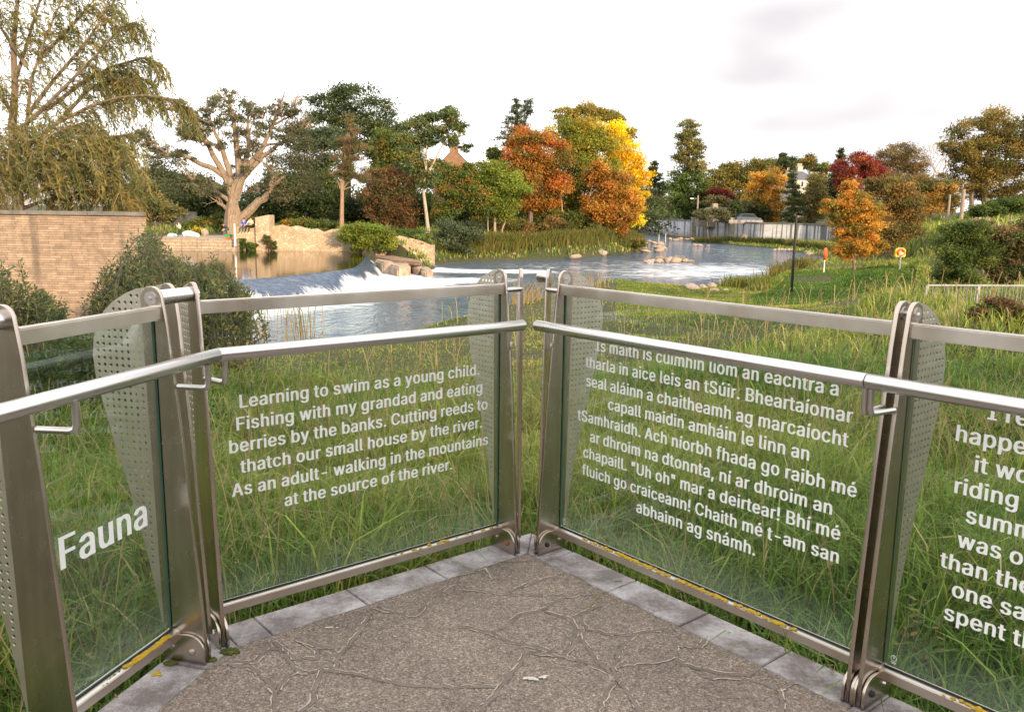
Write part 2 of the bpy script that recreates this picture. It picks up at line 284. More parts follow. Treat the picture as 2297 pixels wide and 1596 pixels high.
for p in ((-5, 20, -2.4), (-2, 24, -2.5), (-5, 23, -2.45), (-8, 25, -2.45), (2, 27, -2.45), (-7, 22, -2.4), (-3, 22, -2.45), (-4, 25, -2.5), (-6, 24, -2.5), (-1, 26, -2.5), (-3, 19, -2.25), (-6.5, 19, -2.2), (3, 26, -2.45), (2, 22, -2.2), (1, 23, -2.45), (-11, 24, -2.2), (0, 20, -2.2), (-8, 20, -1.75), (-4, 14, -1.5), (0, 14, -1.4), (-5, 17, -2.05), (-1, 17, -1.95), (3, 24, -1.75), (6, 40, -2.45), (8, 34, -2.1), (10, 42, -2.5), (9, 38, -2.3), (11, 40.5, -2.3), (9, 36, -2.15), (4, 32, -2.2), (0, 10, -.92), (4, 11, -.75), (-3, 10, -1.0), (13, 44, -2.35), (7, 28, -1.75),(0, 0, -.35), (-1.5, 4, -.4), (0, 5, -.4), (2, 4, -.38), (-3, 3, -.4), (4, 2, -.4), (-4, 8, -.65), (0, 8, -.55), (4, 8, -.55), (8, 10, -.6), (-6, 14, -1.), (6, 15, -.9), (10, 25, -1.2), (0, 30, -2.1), (13, 38, -1.75),
          (-12, 18, -1.), (-22, 18, -.9), (-30, 25, -.6), (-12, -15, -.2), (12, -15, -.2), (15, 18, -.9), (22, 20, -.6), (12, 22, -1.0), (17, 30, -1.3), (20, 40, -1.6), (16, 45, -1.95), (17, 53, -1.95), (24, 50, -1.2), (30, 45, .0), (36, 55, .8), (45, 75, 1.4), (60, 100, 3.2), (75, 130, 4), (60, 180, 3), (90, 220, 5), (150, 150, 6), (-60, 90, .2), (-90, 140, .5), (-40, 110, .2), (0, 120, -.2), (-10, 160, .5), (40, 230, 2), (-130, 60, 0), (120, 60, 5), (80, 40, 3)): ctrl(p)
for x, yw, yt in ((1405, 519, 491), (1440, 523, 492), (1480, 527, 493), (1515, 531, 494), (1553, 535, 495.5), (1595, 538, 497), (1640, 541, 499), (1670, 543, 500), (1700, 545, 501.5), (1750, 546.5, 503), (1800, 548, 504), (1840, 550, 506), (1880, 552, 507), (1920, 554, 508.5), (1960, 556, 510)):
    p_ = G(x, yw, ZD); ctrl(G(x, yw+3, ZD+.25)); ctrl((p_[0]+2.5, p_[1]+2.5, P(x, yt+1, p_[1])[2])); ctrl((p_[0]+9, p_[1]+6, P(x, yt+1, p_[1])[2]+.1))
    if x > 1600: ctrl(G(x, yw+9, ZD+.2)); ctrl(G(x, yw+16, ZD+.15))
for x_ in range(310, 531, 36):
    for d_ in (65.5, 68.5, 72): q_ = P(x_, 500, d_); ctrl((q_[0], q_[1], -1.15))
LATE = []     # things whose base stands on the ground: control points first, objects afterwards
def ground_z(x, y):
    x = np.atleast_1d(np.asarray(x, float)); y = np.atleast_1d(np.asarray(y, float)); C = np.array(CTRL); num = np.zeros(x.shape); den = np.zeros(x.shape)
    for cx, cy, cz in C:
        wgt = 1/(((x-cx)**2+(y-cy)**2)+(.02*abs(cy)+.6)**2)**1.6; num += wgt*cz; den += wgt
    z = num/den; s = sdist(x, y, RIVER); zb = np.minimum(z, ZD+.12+s*.45); zb = np.where(s < 5, zb*(1-np.clip(s/5, 0, 1))+z*np.clip(s/5, 0, 1), z)
    up = (x < -8) & (y > 48); zb = np.where(up & (s > 0), np.maximum(z, ZU+.1), np.where(up, z, zb))
    zb = np.where((sdist(x, y, FLATP) < 0) & (s > 0), ZD+.12+np.minimum(s, 3)*.05, zb)
    return np.where(s < 0, ZD-.25-np.minimum(-s*.3, 1.2), np.maximum(zb, np.where(s > 0, ZD+.05, -9)))
# ------------------------------------------------------------------ foliage generators
def leaves(centers, sizes, cols, n_each, leaf, aspect=.5, droop=0., spread=1., flat=0.):
    """leaf-sized faces scattered round clump centres"""
    k = len(centers); ids = np.repeat(np.arange(k), n_each); m = len(ids)
    off = RNG.normal(size=(m, 3)); off *= .60; nr = np.linalg.norm(off, axis=1, keepdims=True); off *= np.minimum(1, 1.9/np.maximum(nr, 1e-6))
    c = centers[ids]+off*sizes[ids]*spread
    d = RNG.normal(size=(m, 3)); d[:, 2] -= droop; d[:, 2] *= (1-flat); d /= np.linalg.norm(d, axis=1, keepdims=True)
    b = np.cross(d, RNG.normal(size=(m, 3))+off*.8); b /= np.maximum(np.linalg.norm(b, axis=1, keepdims=True), 1e-6)
    s = leaf*RNG.uniform(.55, 1.25, (m, 1)); a = d*s; b = b*s*aspect
    co = np.empty((m, 4, 3)); co[:, 0] = c-a; co[:, 1] = c+b-a*.1; co[:, 2] = c+a; co[:, 3] = c-b-a*.1
    t = cols[ids]*RNG.uniform(.72, 1.3, (m, 1)); t = np.repeat(t[:, None], 4, 1)
    return co.reshape(-1, 3), np.arange(m*4).reshape(-1, 4), t.reshape(-1, 3)
def pick(pal, n):
    w_ = np.array([p[3] if len(p) > 3 else 1. for p in pal]); i = RNG.choice(len(pal), n, p=w_/w_.sum()); c = np.array([p[:3] for p in pal])[i]; return c*1.8*RNG.uniform(.72, 1.28, (n, 1))
PAL = dict(
 dark=[(.032, .050, .018), (.044, .062, .022), (.06, .072, .026)], green=[(.05, .085, .018), (.07, .105, .024), (.085, .11, .03), (.04, .065, .016)], lime=[(.11, .14, .02), (.14, .155, .024), (.085, .12, .02)],
 olive=[(.10, .095, .022), (.13, .11, .026), (.075, .08, .02), (.16, .12, .025)], oliveg=[(.062, .07, .034), (.088, .086, .045), (.11, .098, .055), (.05, .06, .03)], brown=[(.13, .065, .022), (.17, .085, .025), (.09, .055, .02), (.10, .08, .02)],
 orange=[(.25, .105, .02), (.20, .095, .02), (.30, .155, .025), (.15, .11, .025)], rust=[(.24, .075, .018), (.30, .10, .02), (.17, .075, .02), (.15, .11, .02)], yellow=[(.58, .34, .012), (.66, .42, .018), (.46, .28, .012), (.36, .26, .02)],
 amber=[(.32, .17, .028), (.38, .21, .035), (.24, .15, .028), (.17, .135, .025), (.34, .19, .05)], maroon=[(.11, .02, .018), (.15, .028, .02), (.08, .022, .016)], willow=[(.17, .145, .035), (.22, .165, .038), (.12, .125, .035), (.27, .18, .04), (.09, .105, .03)],
 pine=[(.028, .045, .02), (.04, .055, .022), (.055, .06, .025)], redpine=[(.09, .085, .03), (.065, .075, .025), (.14, .09, .05)], mixed=[(.05, .08, .018), (.10, .10, .022), (.15, .10, .02), (.07, .09, .02)], shrub=[(.045, .068, .03), (.06, .082, .032), (.085, .092, .035), (.035, .05, .026)], bronze=[(.135, .10, .025), (.105, .085, .022), (.165, .115, .028), (.075, .075, .02)])
def foliage(blobs, d, pal, n, leaf, clump=.34, nclump=None, hollow=.35, name='crown', parent=None, org=None, droop=0., aspect=.5, gap=0., depth=1., flat=0.):
    """crown from several lumps given as sight-line centres and angular radii"""
    cs = []; ss = []; cc = []
    for b in blobs:
        c = P(b[0], b[1], d+(b[4] if len(b) > 4 else 0)); rx = b[2]*d/F; rz = b[3]*d/F; ry = min(rx, rz*1.6)*depth; s0 = min(clump*(rx*rz)**.5*.95, .62*min(rx, rz)); k = max(5, int(2.1*rx*rz/(s0*s0))) if nclump is None else nclump
        u = RNG.normal(size=(k, 3)); u /= np.linalg.norm(u, axis=1, keepdims=True); u *= (hollow+(1-hollow)*RNG.random((k, 1))**.6)*.90
        cs.append(c+u*np.array([rx, ry, rz])); ss.append(np.stack([RNG.uniform(.7, 1.4, k)*s0*1.15, RNG.uniform(.8, 1.3, k)*s0*1.1, RNG.uniform(.55, 1.1, k)*s0*.8], 1)); cc.append(pick(PAL[b[5]] if len(b) > 5 else pal, k))
    cs = np.concatenate(cs); ss = np.concatenate(ss); cc = np.concatenate(cc); vol = ss.prod(1)**(2/3); ne = np.maximum(6, (n*2.1*vol/vol.sum()).astype(int))
    co, q, t = leaves(cs, ss, cc, ne, leaf, aspect, droop, flat=flat)
    if org is not None: co = co-np.array(org)
    return npmesh(name, co, q, t, LEAF, parent), cs
def tree(name, label, cat, base, d, blobs, pal, n=9000, leaf=None, tr=.2, trunk=None, mat=None, limbs=10, group=None, paths=None, clump=.34, hollow=.35, aspect=.5, droop=0., sink=.15, depth=1., flat=0., nclump=None, twig=0):
    p = P(base[0], base[1], d); ctrl(p)
    def make():
        org = np.array([p[0], p[1], min(p[2], float(ground_z(p[0], p[1])[0]))-sink]); t = empty(name, org, label, cat, group); pl = PAL[pal] if isinstance(pal, str) else pal
        lf = leaf or .0016*d
        cr_, cs = foliage(blobs, d, pl, n, lf, clump, nclump, hollow, 'crown', t, org, droop, aspect, 0, depth, flat)
        m = MB(); pts = [np.zeros(3)]+[P(q[0], q[1], d)-org for q in (trunk or [((base[0]*2+blobs[0][0])/3, base[1]*.6+blobs[0][1]*.4), (blobs[0][0], blobs[0][1])])]
        k = len(pts); m.tube(pts, [tr*(1-.75*i/(k-1))+.02 for i in range(k)], 7)
        PP = []
        for pa, r0, r1 in (paths or []):
            q = [P(e_[0], e_[1], d+(e_[2] if len(e_) > 2 else 0))-org for e_ in pa]; PP += [q[i_]+(q[i_+1]-q[i_])*f_ for i_ in range(len(q)//2, len(q)-1) for f_ in (.1, .5, .9)]
        lr = min(tr, .3)
        if limbs:
            for i in RNG.choice(len(cs), min(limbs, len(cs)), replace=False):
                e = cs[i]-org; j = RNG.integers(max(1, k//2), k) if k > 2 else k-1; s = pts[j]*.6+pts[j-1]*.4
                if paths: s = min(PP, key=lambda q_: np.linalg.norm(q_-e)+.25*np.linalg.norm(q_-pts[0]))
                mid = (s+e)/2+np.array([0, 0, -.12*np.linalg.norm(e-s)*RNG.random()])
                mid = mid+RNG.normal(0, .06, 3)*np.linalg.norm(e-s); m.tube([s, (s*2+mid)/3+RNG.normal(0, .03, 3)*np.linalg.norm(e-s), mid, e], [lr*.38, lr*.3, lr*.2, lr*.06], 5, False)
        for pa, r0, r1 in (paths or []):
            q0 = [P(e[0], e[1], d+(e[2] if len(e) > 2 else 0))-org for e in pa]; q = []
            for a_, b_ in zip(q0, q0[1:]): q += [a_, a_*.67+b_*.33+RNG.normal(0, .022, 3)*np.linalg.norm(b_-a_), a_*.33+b_*.67+RNG.normal(0, .022, 3)*np.linalg.norm(b_-a_)]
            q.append(q0[-1]); kk = len(q)
            m.tube(q, [r0+(r1-r0)*i/(kk-1) for i in range(kk)], 7)
        if twig:       # fine bare side branches along the limbs
            rq = random.Random(77)
            def sub_(a, v, L_, r, dep):
                mid = a+v*L_*.5+np.array([rq.gauss(0, .06), rq.gauss(0, .06), rq.gauss(.03, .05)])*L_; b_ = a+v*L_; m.tube([a, mid, b_], [r, r*.75, r*.45], 5, False)
                if dep:
                    for _ in range(3): w_ = v+np.array([rq.gauss(0, .5), rq.gauss(0, .5), rq.gauss(.12, .4)]); w_ /= np.linalg.norm(w_); sub_(mid if rq.random() < .4 else b_, w_, L_*rq.uniform(.5, .8), r*.5, dep-1)
            for _ in range(twig):
                j = rq.randrange(len(PP)-1); v = PP[j+1]-PP[j]; n_ = np.linalg.norm(v)
                if n_ > 3 or n_ < .05: continue
                v = v/n_+np.array([rq.gauss(0, .55), rq.gauss(0, .55), rq.gauss(.15, .35)]); v /= np.linalg.norm(v); sub_(PP[j], v, rq.uniform(.7, 1.7), rq.uniform(.04, .075), 2)
        m.build('trunk', mat or BARK, t, smooth=True)
        return t
    LATE.append(make)
# ------------------------------------------------------------------ platform and railing
def frame(deg, ix, iy):
    t = R(deg); c, s = math.cos(t), math.sin(t)
    return Matrix(((c, -s, 0, ix), (s, c, 0, iy), (0, 0, 1, 0), (0, 0, 0, 1)))
FR = {1: frame(75, -1.0676, 2.7863), 2: frame(39.75, .0350, 3.7916), 3: frame(-50.25, .1289, 3.7902)}
def cyc(me):                      # drawn (u, z) -> local (s, u, z)
    n = len(me.vertices); a = np.empty(n*3, np.float32); me.vertices.foreach_get('co', a); a = a.reshape(-1, 3)[:, [2, 0, 1]]; me.vertices.foreach_set('co', np.ascontiguousarray(a).ravel()); me.update(); return me
def plate_poly(zb):
    t = zb/1.3; p = [(.0+.105*max(0, (zb-.07)/1.23), zb), (.165, zb), (.1845, 1.29)]
    p += [(.145+.0395*math.cos(a), 1.295+.040*math.sin(a)) for a in np.linspace(0, math.pi, 12)]; p += [(.0905, 1.2), (.053, .80), (.006, .12)]
    return p
PLATE = cyc(curve2d('post_plate', [plate_poly(.012)], .0062, .0013, POSTM)); HANG = cyc(curve2d('hung_plate', [plate_poly(.07)], .0062, .0013, POSTM))
finp = [(.166, 1.3255), (.185, 1.329), (.205, 1.326), (.25, 1.308), (.30, 1.28), (.34, 1.245), (.37, 1.20), (.388, 1.15), (.397, 1.09), (.390, 1.01), (.362, .90), (.322, .75), (.284, .63), (.255, .50), (.225, .39), (.198, .25), (.178, .13), (.160, .13), (.166, .6), (.175, 1.2)]
def inside2(p, poly):
    c = False; n = len(poly)
    for i in range(n):
        (x0, y0), (x1, y1) = poly[i], poly[(i+1) % n]
        if (y0 > p[1]) != (y1 > p[1]) and p[0] < x0+(p[1]-y0)*(x1-x0)/(y1-y0): c = not c
    return c
holes = []
for i in range(9):
    for j in range(50):
        u, z = .203+.0243*i, .16+.0243*j
        if all(inside2((u+.013*math.cos(a), z+.013*math.sin(a)), finp) for a in np.linspace(0, 6.28, 9)): holes.append([(u+.0062*math.cos(a), z+.0062*math.sin(a)) for a in np.linspace(0, 2*math.pi, 11)[:-1]])
FIN = cyc(curve2d('perforated_fin', [finp]+holes, .0014, .0, PERF))
brk = [(.0, -.01), (.166, -.01), (.166, .100)]+[(.07+.0*a, .106) for a in (1,)]+[(.058+.058*math.cos(a), .048+.058*math.sin(a)) for a in np.linspace(math.pi/2, math.pi, 7)]
BRACK = cyc(curve2d('foot_bracket', [brk], .0040, .0011, POSTM))
def railing_panel(fr, s0, s1, hand, label, posts, lines, extra=(), hu=-.05, lich=0.):
    t = empty('railing_panel', label=label, cat='railing', group='glass railing panels round the viewing platform', mat=FR[fr])
    gm = MB(); gm.box((s0+.011, .1352, .1135), (s1-.011, .1448, 1.2245)); g_ = gm.build('glass_pane', GLASS, t); g_.data.materials.append(GEDGE)
    for p in g_.data.polygons: p.material_index = 0 if abs(p.normal.y) > .9 else 1
    MB().box((s0+.0075, .105, 1.225), (s1-.0075, .150, 1.270)).build('top_rail', STEEL, t, bevel=.004)
    MB().box((s0+.0075, .103, .078), (s1-.0075, .152, .113)).build('bottom_rail', STEEL, t, bevel=.003)
    MB().box((s0+.012, .1305, .1132), (s1-.012, .1350, .119)).build('glazing_gasket', RUBBER, t)
    MB().tube([(hand[0], hu, 1.10), (hand[0]+.002, hu, 1.10), (hand[1]-.002, hu, 1.10), (hand[1], hu, 1.10)], [.0225, .024, .024, .0225], 28).build('handrail', TUBE, t, smooth=True)
    for s, ds, sd_ in posts:
        po = mo('post', PLATE, t); po.location = (s, 0, 0)
        fi = mo('perforated_fin', FIN, po); fi.location = (.0, 0, 0)
        w_ = MB(); 
        for sg in (-1, 1): w_.tube([(sg*.0074, .145, 1.297), (sg*.0105, .145, 1.297)], .022, 20); w_.tube([(sg*.0105, .145, 1.297), (sg*.0165, .145, 1.297)], [.007, .005], 8)
        w_.build('washer', BOLT, po, smooth=True)
        for sg in (-1, 1):
            b = mo('foot_bracket', BRACK, t); b.location = (s+sg*.0150, 0, 0)
            bo = MB(); e = sg*.0051
            bo.tube([(e, .128, .058), (e+sg*.009, .128, .058)], [.010, .008], 8); bo.build('bolt', BOLT, b)
            bo = MB(); bo.tube([(e, .048, .046), (e+sg*.006, .048, .046), (e+sg*.010, .048, .046)], [.012, .011, .006], 12); bo.build('bolt', {0: RUST, 1: RUBBER, 2: BOLT}[sd_], b, smooth=True)
        pts = [(s, .062, 1.0), (s+ds*.8, -.030, 1.0), (s+ds*.93, -.044, 1.003), (s+ds, -.05, 1.018), (s+ds, -.05, 1.08)]
        MB().tube(pts, .0100, 14).build('handrail_bracket', TUBE, t, smooth=True)
        for zz, hh in ((1.222, .052), (.076, .040)): MB().box((s+(-.0115 if s > (s0+s1)/2 else .0068), .101, zz), (s+(-.0068 if s > (s0+s1)/2 else .0115), .153, zz+hh)).build('weld_collar', STEEL, t, bevel=.0015)
    for s in extra:
        po = mo('outrigger_plate', HANG, t); rz = {-1.480: R(17), .093: R(-36), -.08: R(39)}[s]; po.rotation_euler.z = rz; po.location = (s+.105*math.sin(rz), .105*(1-math.cos(rz)), 0); mo('perforated_fin', FIN, po)
        near = min((p[0] for p in posts), key=lambda q: abs(q-s))
        for u, z in (((.105, 1.243), (.13, .135)) if abs(s) < .5 else ()): MB().tube([(near, u, z), (s, u, z)], .0115, 12).build('spacer_rod', TUBE, t, smooth=True)
    if lines: lettering(lines, g_)
    m = MB(); c_ = (s0+.042, .1346, .152); n_ = 16; ri_, ro_ = .0085, .0105; vs = [(c_[0]+r_*math.cos(a_), c_[1], c_[2]+r_*math.sin(a_)) for r_ in (ri_, ro_) for a_ in np.linspace(0, 2*math.pi, n_+1)[:-1]]; m.add(vs, [(i, (i+1) % n_, n_+(i+1) % n_, n_+i) for i in range(n_)])
    for dz_, w_ in ((.003, .004), (-.002, .003), (-.016, .009), (-.020, .007)): m.add([(c_[0]-w_, c_[1], c_[2]+dz_), (c_[0]+w_, c_[1], c_[2]+dz_), (c_[0]+w_, c_[1], c_[2]+dz_+.0025), (c_[0]-w_, c_[1], c_[2]+dz_+.0025)], [(0, 1, 2, 3)])
    m.build('etched_mark', LETTER, g_)
    if lich:
        m = MB(); rr = random.Random(fr*3+len(lines))
        for k in range(int(300*lich)):
            q = rr.random()**(1. if fr == 3 else .7); s = s0+.05+(s1-s0-.1)*((q*.75+.1) if fr == 3 else (1-q*.45))
            if rr.random() < .25+.75*abs(math.sin(s*9+math.sin(s*31))): c = rr.uniform(.003, .0075); m.ball((s, .110+rr.uniform(-.006, .010), .1135+c*.2), (c*1.6, c*1.2, c*.8), 6, 4)
        m.build('lichen_crust', LICHEN, t)
    return t
FONT = r"""!	196	67,160 63,509 132,509 128,160;98,-4 81,-1 66,9 56,24 52,41 56,58 66,73 81,83 98,86 116,83 130,73 140,58 143,41 140,24 130,9 116,-1
"	321	78,318 70,509 136,509 128,318;193,318 185,509 250,509 243,318
,	188	38,-119 68,71 137,71 84,-119
-	453	337,244 337,188 114,188 114,244
.	188	95,-4 78,-1 63,9 53,24 50,41 53,59 63,73 78,83 95,87 113,83 128,73 138,59 141,41 138,24 128,9 113,-1
A	480	16,0 201,509 276,509 463,0 395,0 287,302 264,372 232,478 245,478 213,371 191,302 85,0;110,142 110,199 370,199 370,142
B	456	60,0 60,509 241,509 289,504 329,491 359,469 381,442 394,410 398,374 395,344 387,320 356,286 315,267 315,262 339,257 363,245 385,227 402,203 414,173 418,136 413,100 400,67 377,39 344,18 301,4 247,0;125,57 245,57 296,63 330,80 349,105 355,137 352,161 342,184 327,203 306,218 279,228 248,231 125,231;125,285 238,285 288,296 308,309 323,326 333,348 336,372 330,403 313,429 283,446 240,452 125,452
C	510	267,-7 205,1 150,25 104,63 70,115 48,179 40,254 48,329 70,393 104,445 150,484 205,508 267,516 340,504 373,490 402,471 427,447 448,418 463,385 473,348 408,348 389,395 357,428 315,449 267,456 223,450 184,432 150,403 125,364 109,314 103,254 109,194 125,145 151,105 184,76 223,59 267,53 315,60 357,81 389,114 408,160 473,160 463,124 448,91 428,62 402,38 373,19 341,5 305,-4
F	410	60,0 60,509 369,509 369,452 125,452 125,278 346,278 346,221 125,221 125,0
I	300	31,0 31,57 118,57 118,452 31,452 31,509 269,509 269,452 183,452 183,57 269,57 269,0
L	393	60,0 60,509 125,509 125,57 361,57 361,0
S	447	224,-9 172,-4 128,9 91,31 64,60 46,96 38,137 104,137 110,110 123,88 142,71 166,59 224,49 257,52 286,60 311,74 329,92 341,114 346,139 342,161 332,179 296,205 245,222 184,239 128,260 86,289 60,326 52,372 58,413 75,448 102,476 138,498 180,511 227,516 275,511 316,498 351,476 377,449 394,415 401,378 337,378 326,412 302,437 267,453 225,459 194,456 167,448 145,435 129,418 118,398 115,376 119,352 131,334 169,308 212,293 264,279 312,264 359,238 395,198 405,171 408,139 403,99 386,64 360,34 323,11 278,-4
U	517	259,-8 203,-2 154,15 114,43 85,80 66,124 60,173 60,509 124,509 124,178 128,144 141,113 160,87 187,68 220,56 259,52 298,56 331,68 357,87 377,113 389,144 393,178 393,509 457,509 457,173 451,124 433,80 403,43 363,15 315,-2
a	389	160,-9 126,-5 94,5 68,22 48,45 35,73 30,108 34,138 43,161 58,179 78,193 125,211 178,220 234,227 265,235 273,243 276,255 276,257 267,297 240,322 196,331 149,322 118,301 100,274 41,291 57,322 79,346 104,364 133,375 194,384 239,379 286,360 306,343 322,320 333,290 337,251 337,0 277,0 277,52 272,52 252,25 215,1;170,45 202,49 228,59 248,74 263,93 272,115 276,138 276,190 259,182 231,176 200,171 175,168 134,159 103,139 95,124 92,105 102,72 130,52
b	424	229,-8 198,-5 172,4 138,31 118,59 112,59 112,0 53,0 53,509 114,509 114,319 118,319 137,346 171,373 197,381 229,384 274,378 313,361 345,332 370,293 385,245 390,189 385,133 370,84 346,45 313,16 274,-2;220,47 253,51 279,66 301,88 316,117 325,151 328,189 325,227 316,261 301,290 280,311 253,325 220,330 188,325 161,312 140,291 125,263 116,229 113,189 116,150 125,115 140,86 162,65 188,51
c	396	207,-8 159,-2 117,16 82,46 56,85 40,133 34,187 40,243 56,291 82,330 117,360 159,378 207,384 260,377 305,356 340,322 362,277 303,262 290,289 270,311 242,325 207,330 173,325 145,310 124,287 108,258 99,224 96,187 99,151 108,117 124,89 145,66 173,51 207,46 243,52 271,66 292,89 304,117 363,102 341,56 306,21 261,-1
d	424	195,-8 151,-2 111,16 79,45 55,84 39,133 34,189 39,245 55,293 79,332 112,361 151,378 196,384 228,381 253,373 287,346 306,319 311,319 311,509 372,509 372,0 313,0 313,59 307,59 287,31 252,4 227,-5;205,47 236,51 263,65 284,86 299,115 309,150 312,189 309,229 300,263 284,291 263,312 237,325 205,330 172,325 145,311 124,290 108,261 99,227 96,189 99,151 109,117 124,88 145,66 172,51
e	404	212,-8 161,-2 117,16 82,46 56,85 40,132 34,187 39,242 55,290 81,329 115,359 157,378 205,384 266,374 294,361 319,341 341,315 357,282 368,242 371,194 371,169 75,169 75,221 338,221 310,202 307,237 298,269 283,294 263,314 237,326 205,330 173,326 146,313 125,294 109,270 99,241 96,211 96,178 100,139 110,106 128,80 151,61 179,50 212,46 254,53 285,73 306,105 365,91 353,63 335,39 311,19 283,4 249,-5
f	254	228,379 228,327 6,327 6,379;81,0 81,432 84,461 96,486 113,505 135,519 187,530 222,527 243,521 227,468 215,472 195,474 171,470 154,460 145,443 142,419 142,0
g	425	207,-151 168,-148 134,-140 82,-110 51,-69 101,-41 122,-66 154,-88 207,-97 249,-92 282,-75 304,-47 311,-6 311,68 306,68 287,41 252,16 227,8 195,5 152,10 113,27 80,53 55,90 39,136 34,191 39,246 55,293 80,332 112,361 152,378 196,384 228,382 253,373 288,346 308,319 313,319 313,379 372,379 372,-9 367,-54 350,-90 324,-117 291,-136 251,-147;205,59 237,63 264,75 285,95 300,121 309,154 312,193 309,231 300,264 285,291 264,312 237,325 205,330 172,325 145,312 124,290 109,262 99,229 96,193 99,155 109,123 124,96 145,76 172,63
h	410	114,227 114,0 53,0 53,509 114,509 114,287 102,287 124,332 152,362 187,379 227,384 264,380 295,369 321,349 341,321 353,285 357,240 357,0 296,0 296,235 290,275 273,304 246,323 210,329 184,326 161,317 141,303 126,283 117,257
i	167	53,0 53,379 114,379 114,0;84,443 67,446 54,455 44,468 41,483 44,499 54,512 67,521 84,524 100,521 114,512 123,499 126,483 123,468 114,455 100,446
k	381	110,137 110,212 121,212 284,379 360,379 184,199 177,199;53,0 53,509 114,509 114,0;294,0 148,186 191,229 372,0
l	189	139,-2 101,3 74,20 58,47 53,84 53,509 114,509 114,99 120,62 130,54 146,52 160,53 170,54 181,3 162,-1
m	610	53,0 53,379 112,379 112,295 108,295 118,323 132,346 172,376 219,386 257,380 287,361 309,331 321,295 312,295 322,321 337,343 381,375 437,386 468,383 497,372 522,354 541,328 553,296 557,255 557,0 496,0 496,254 490,289 473,313 447,326 419,330 395,328 374,320 345,290 335,247 335,0 274,0 274,260 269,288 253,311 229,326 199,330 158,320 140,307 126,289 117,266 114,238 114,0
n	410	114,227 114,0 53,0 53,379 112,379 112,287 102,287 124,332 152,362 187,379 227,384 264,380 295,369 321,349 341,321 353,285 357,240 357,0 296,0 296,235 290,275 273,304 246,323 210,329 184,326 161,317 141,303 126,283 117,257
o	415	207,-8 159,-2 117,16 82,46 56,85 40,133 34,187 40,243 56,291 82,330 117,360 159,378 207,384 256,378 299,360 333,330 359,291 376,243 381,187 376,133 359,85 333,46 299,16 256,-2;207,46 242,51 270,66 292,89 307,117 316,151 319,187 316,224 307,258 292,287 270,310 242,325 207,330 173,325 145,310 124,287 108,258 99,224 96,187 99,151 108,117 124,89 145,66 173,51
p	424	53,-143 53,379 112,379 112,319 118,319 137,346 171,373 197,381 229,384 274,378 313,361 345,332 370,293 385,245 390,189 385,133 370,84 346,45 313,16 274,-2 229,-8 198,-5 173,4 138,31 118,59 114,59 114,-143;220,47 253,51 279,66 301,88 316,117 325,151 328,189 325,227 316,261 301,290 280,311 253,325 220,330 188,325 161,312 140,291 125,263 116,229 113,189 116,150 125,115 140,86 162,65 188,51
r	259	53,0 53,379 112,379 112,321 115,321 130,347 152,367 181,380 213,385 229,384 243,384 243,322 230,324 207,326 182,323 159,315 140,301 126,284 117,262 114,237 114,0
s	365	182,-8 145,-5 112,3 84,18 62,38 45,63 36,94 94,107 105,79 124,60 150,49 181,45 217,50 244,62 262,81 268,103 265,121 254,136 237,147 212,155 149,170 104,186 72,208 53,237 47,274 51,305 65,332 87,354 115,370 149,381 187,384 223,381 254,372 279,358 299,339 324,290 268,277 258,298 243,316 219,328 187,333 156,329 131,317 114,299 109,277 112,258 124,243 172,223 229,209 275,194 306,171 325,142 331,107 326,75 312,47 290,24 260,6 223,-5
t	227	204,379 204,327 6,327 6,379;65,471 126,471 126,98 128,76 136,61 150,53 170,50 185,51 202,54 213,2 192,-3 168,-4 125,2 92,21 72,52 65,93
u	410	182,-5 146,-1 115,11 89,31 69,59 57,95 53,139 53,379 114,379 114,144 119,105 137,75 164,56 200,50 226,53 249,62 268,77 283,97 293,122 296,153 296,379 357,379 357,0 298,0 298,92 307,92 286,47 257,17 222,0
v	389	163,0 17,379 84,379 165,155 187,87 206,21 184,21 203,87 224,155 305,379 371,379 226,0
w	567	138,0 23,379 87,379 133,214 154,137 175,41 165,41 186,135 206,214 252,379 316,379 362,214 382,136 402,41 391,41 413,135 434,214 480,379 545,379 429,0 368,0 319,172 305,225 291,280 277,338 291,338 277,280 263,225 248,172 199,0
y	389	47,-139 61,-86 71,-87 104,-89 130,-74 151,-36 163,-1 17,379 84,379 165,155 187,87 206,21 184,21 202,87 224,155 305,379 371,379 204,-58 177,-107 139,-136 91,-145 65,-143
á	389	160,-9 126,-5 94,5 68,22 48,45 35,73 30,108 34,138 43,161 58,179 78,193 125,211 178,220 234,227 265,235 273,243 276,255 276,257 267,297 240,322 196,331 149,322 118,301 100,274 41,291 57,322 79,346 104,364 133,375 194,384 239,379 286,360 306,343 322,320 333,290 337,251 337,0 277,0 277,52 272,52 252,25 215,1;170,45 202,49 228,59 248,74 263,93 272,115 276,138 276,190 259,182 231,176 200,171 175,168 134,159 103,139 95,124 92,105 102,72 130,52;162,429 210,529 278,529 212,429
é	404	212,-8 161,-2 117,16 82,46 56,85 40,132 34,187 39,242 55,290 81,329 115,359 157,378 205,384 266,374 294,361 319,341 341,315 357,282 368,242 371,194 371,169 75,169 75,221 338,221 310,202 307,237 298,269 283,294 263,314 237,326 205,330 173,326 146,313 125,294 109,270 99,241 96,211 96,178 100,139 110,106 128,80 151,61 179,50 212,46 254,53 285,73 306,105 365,91 353,63 335,39 311,19 283,4 249,-5;177,429 225,529 293,529 227,429
í	167	53,0 53,379 114,379 114,0;57,429 104,529 173,529 107,429
ú	410	182,-5 146,-1 115,11 89,31 69,59 57,95 53,139 53,379 114,379 114,144 119,105 137,75 164,56 200,50 226,53 249,62 268,77 283,97 293,122 296,153 296,379 357,379 357,0 298,0 298,92 307,92 286,47 257,17 222,0;178,429 226,529 294,529 228,429"""
GLYPHS = {}
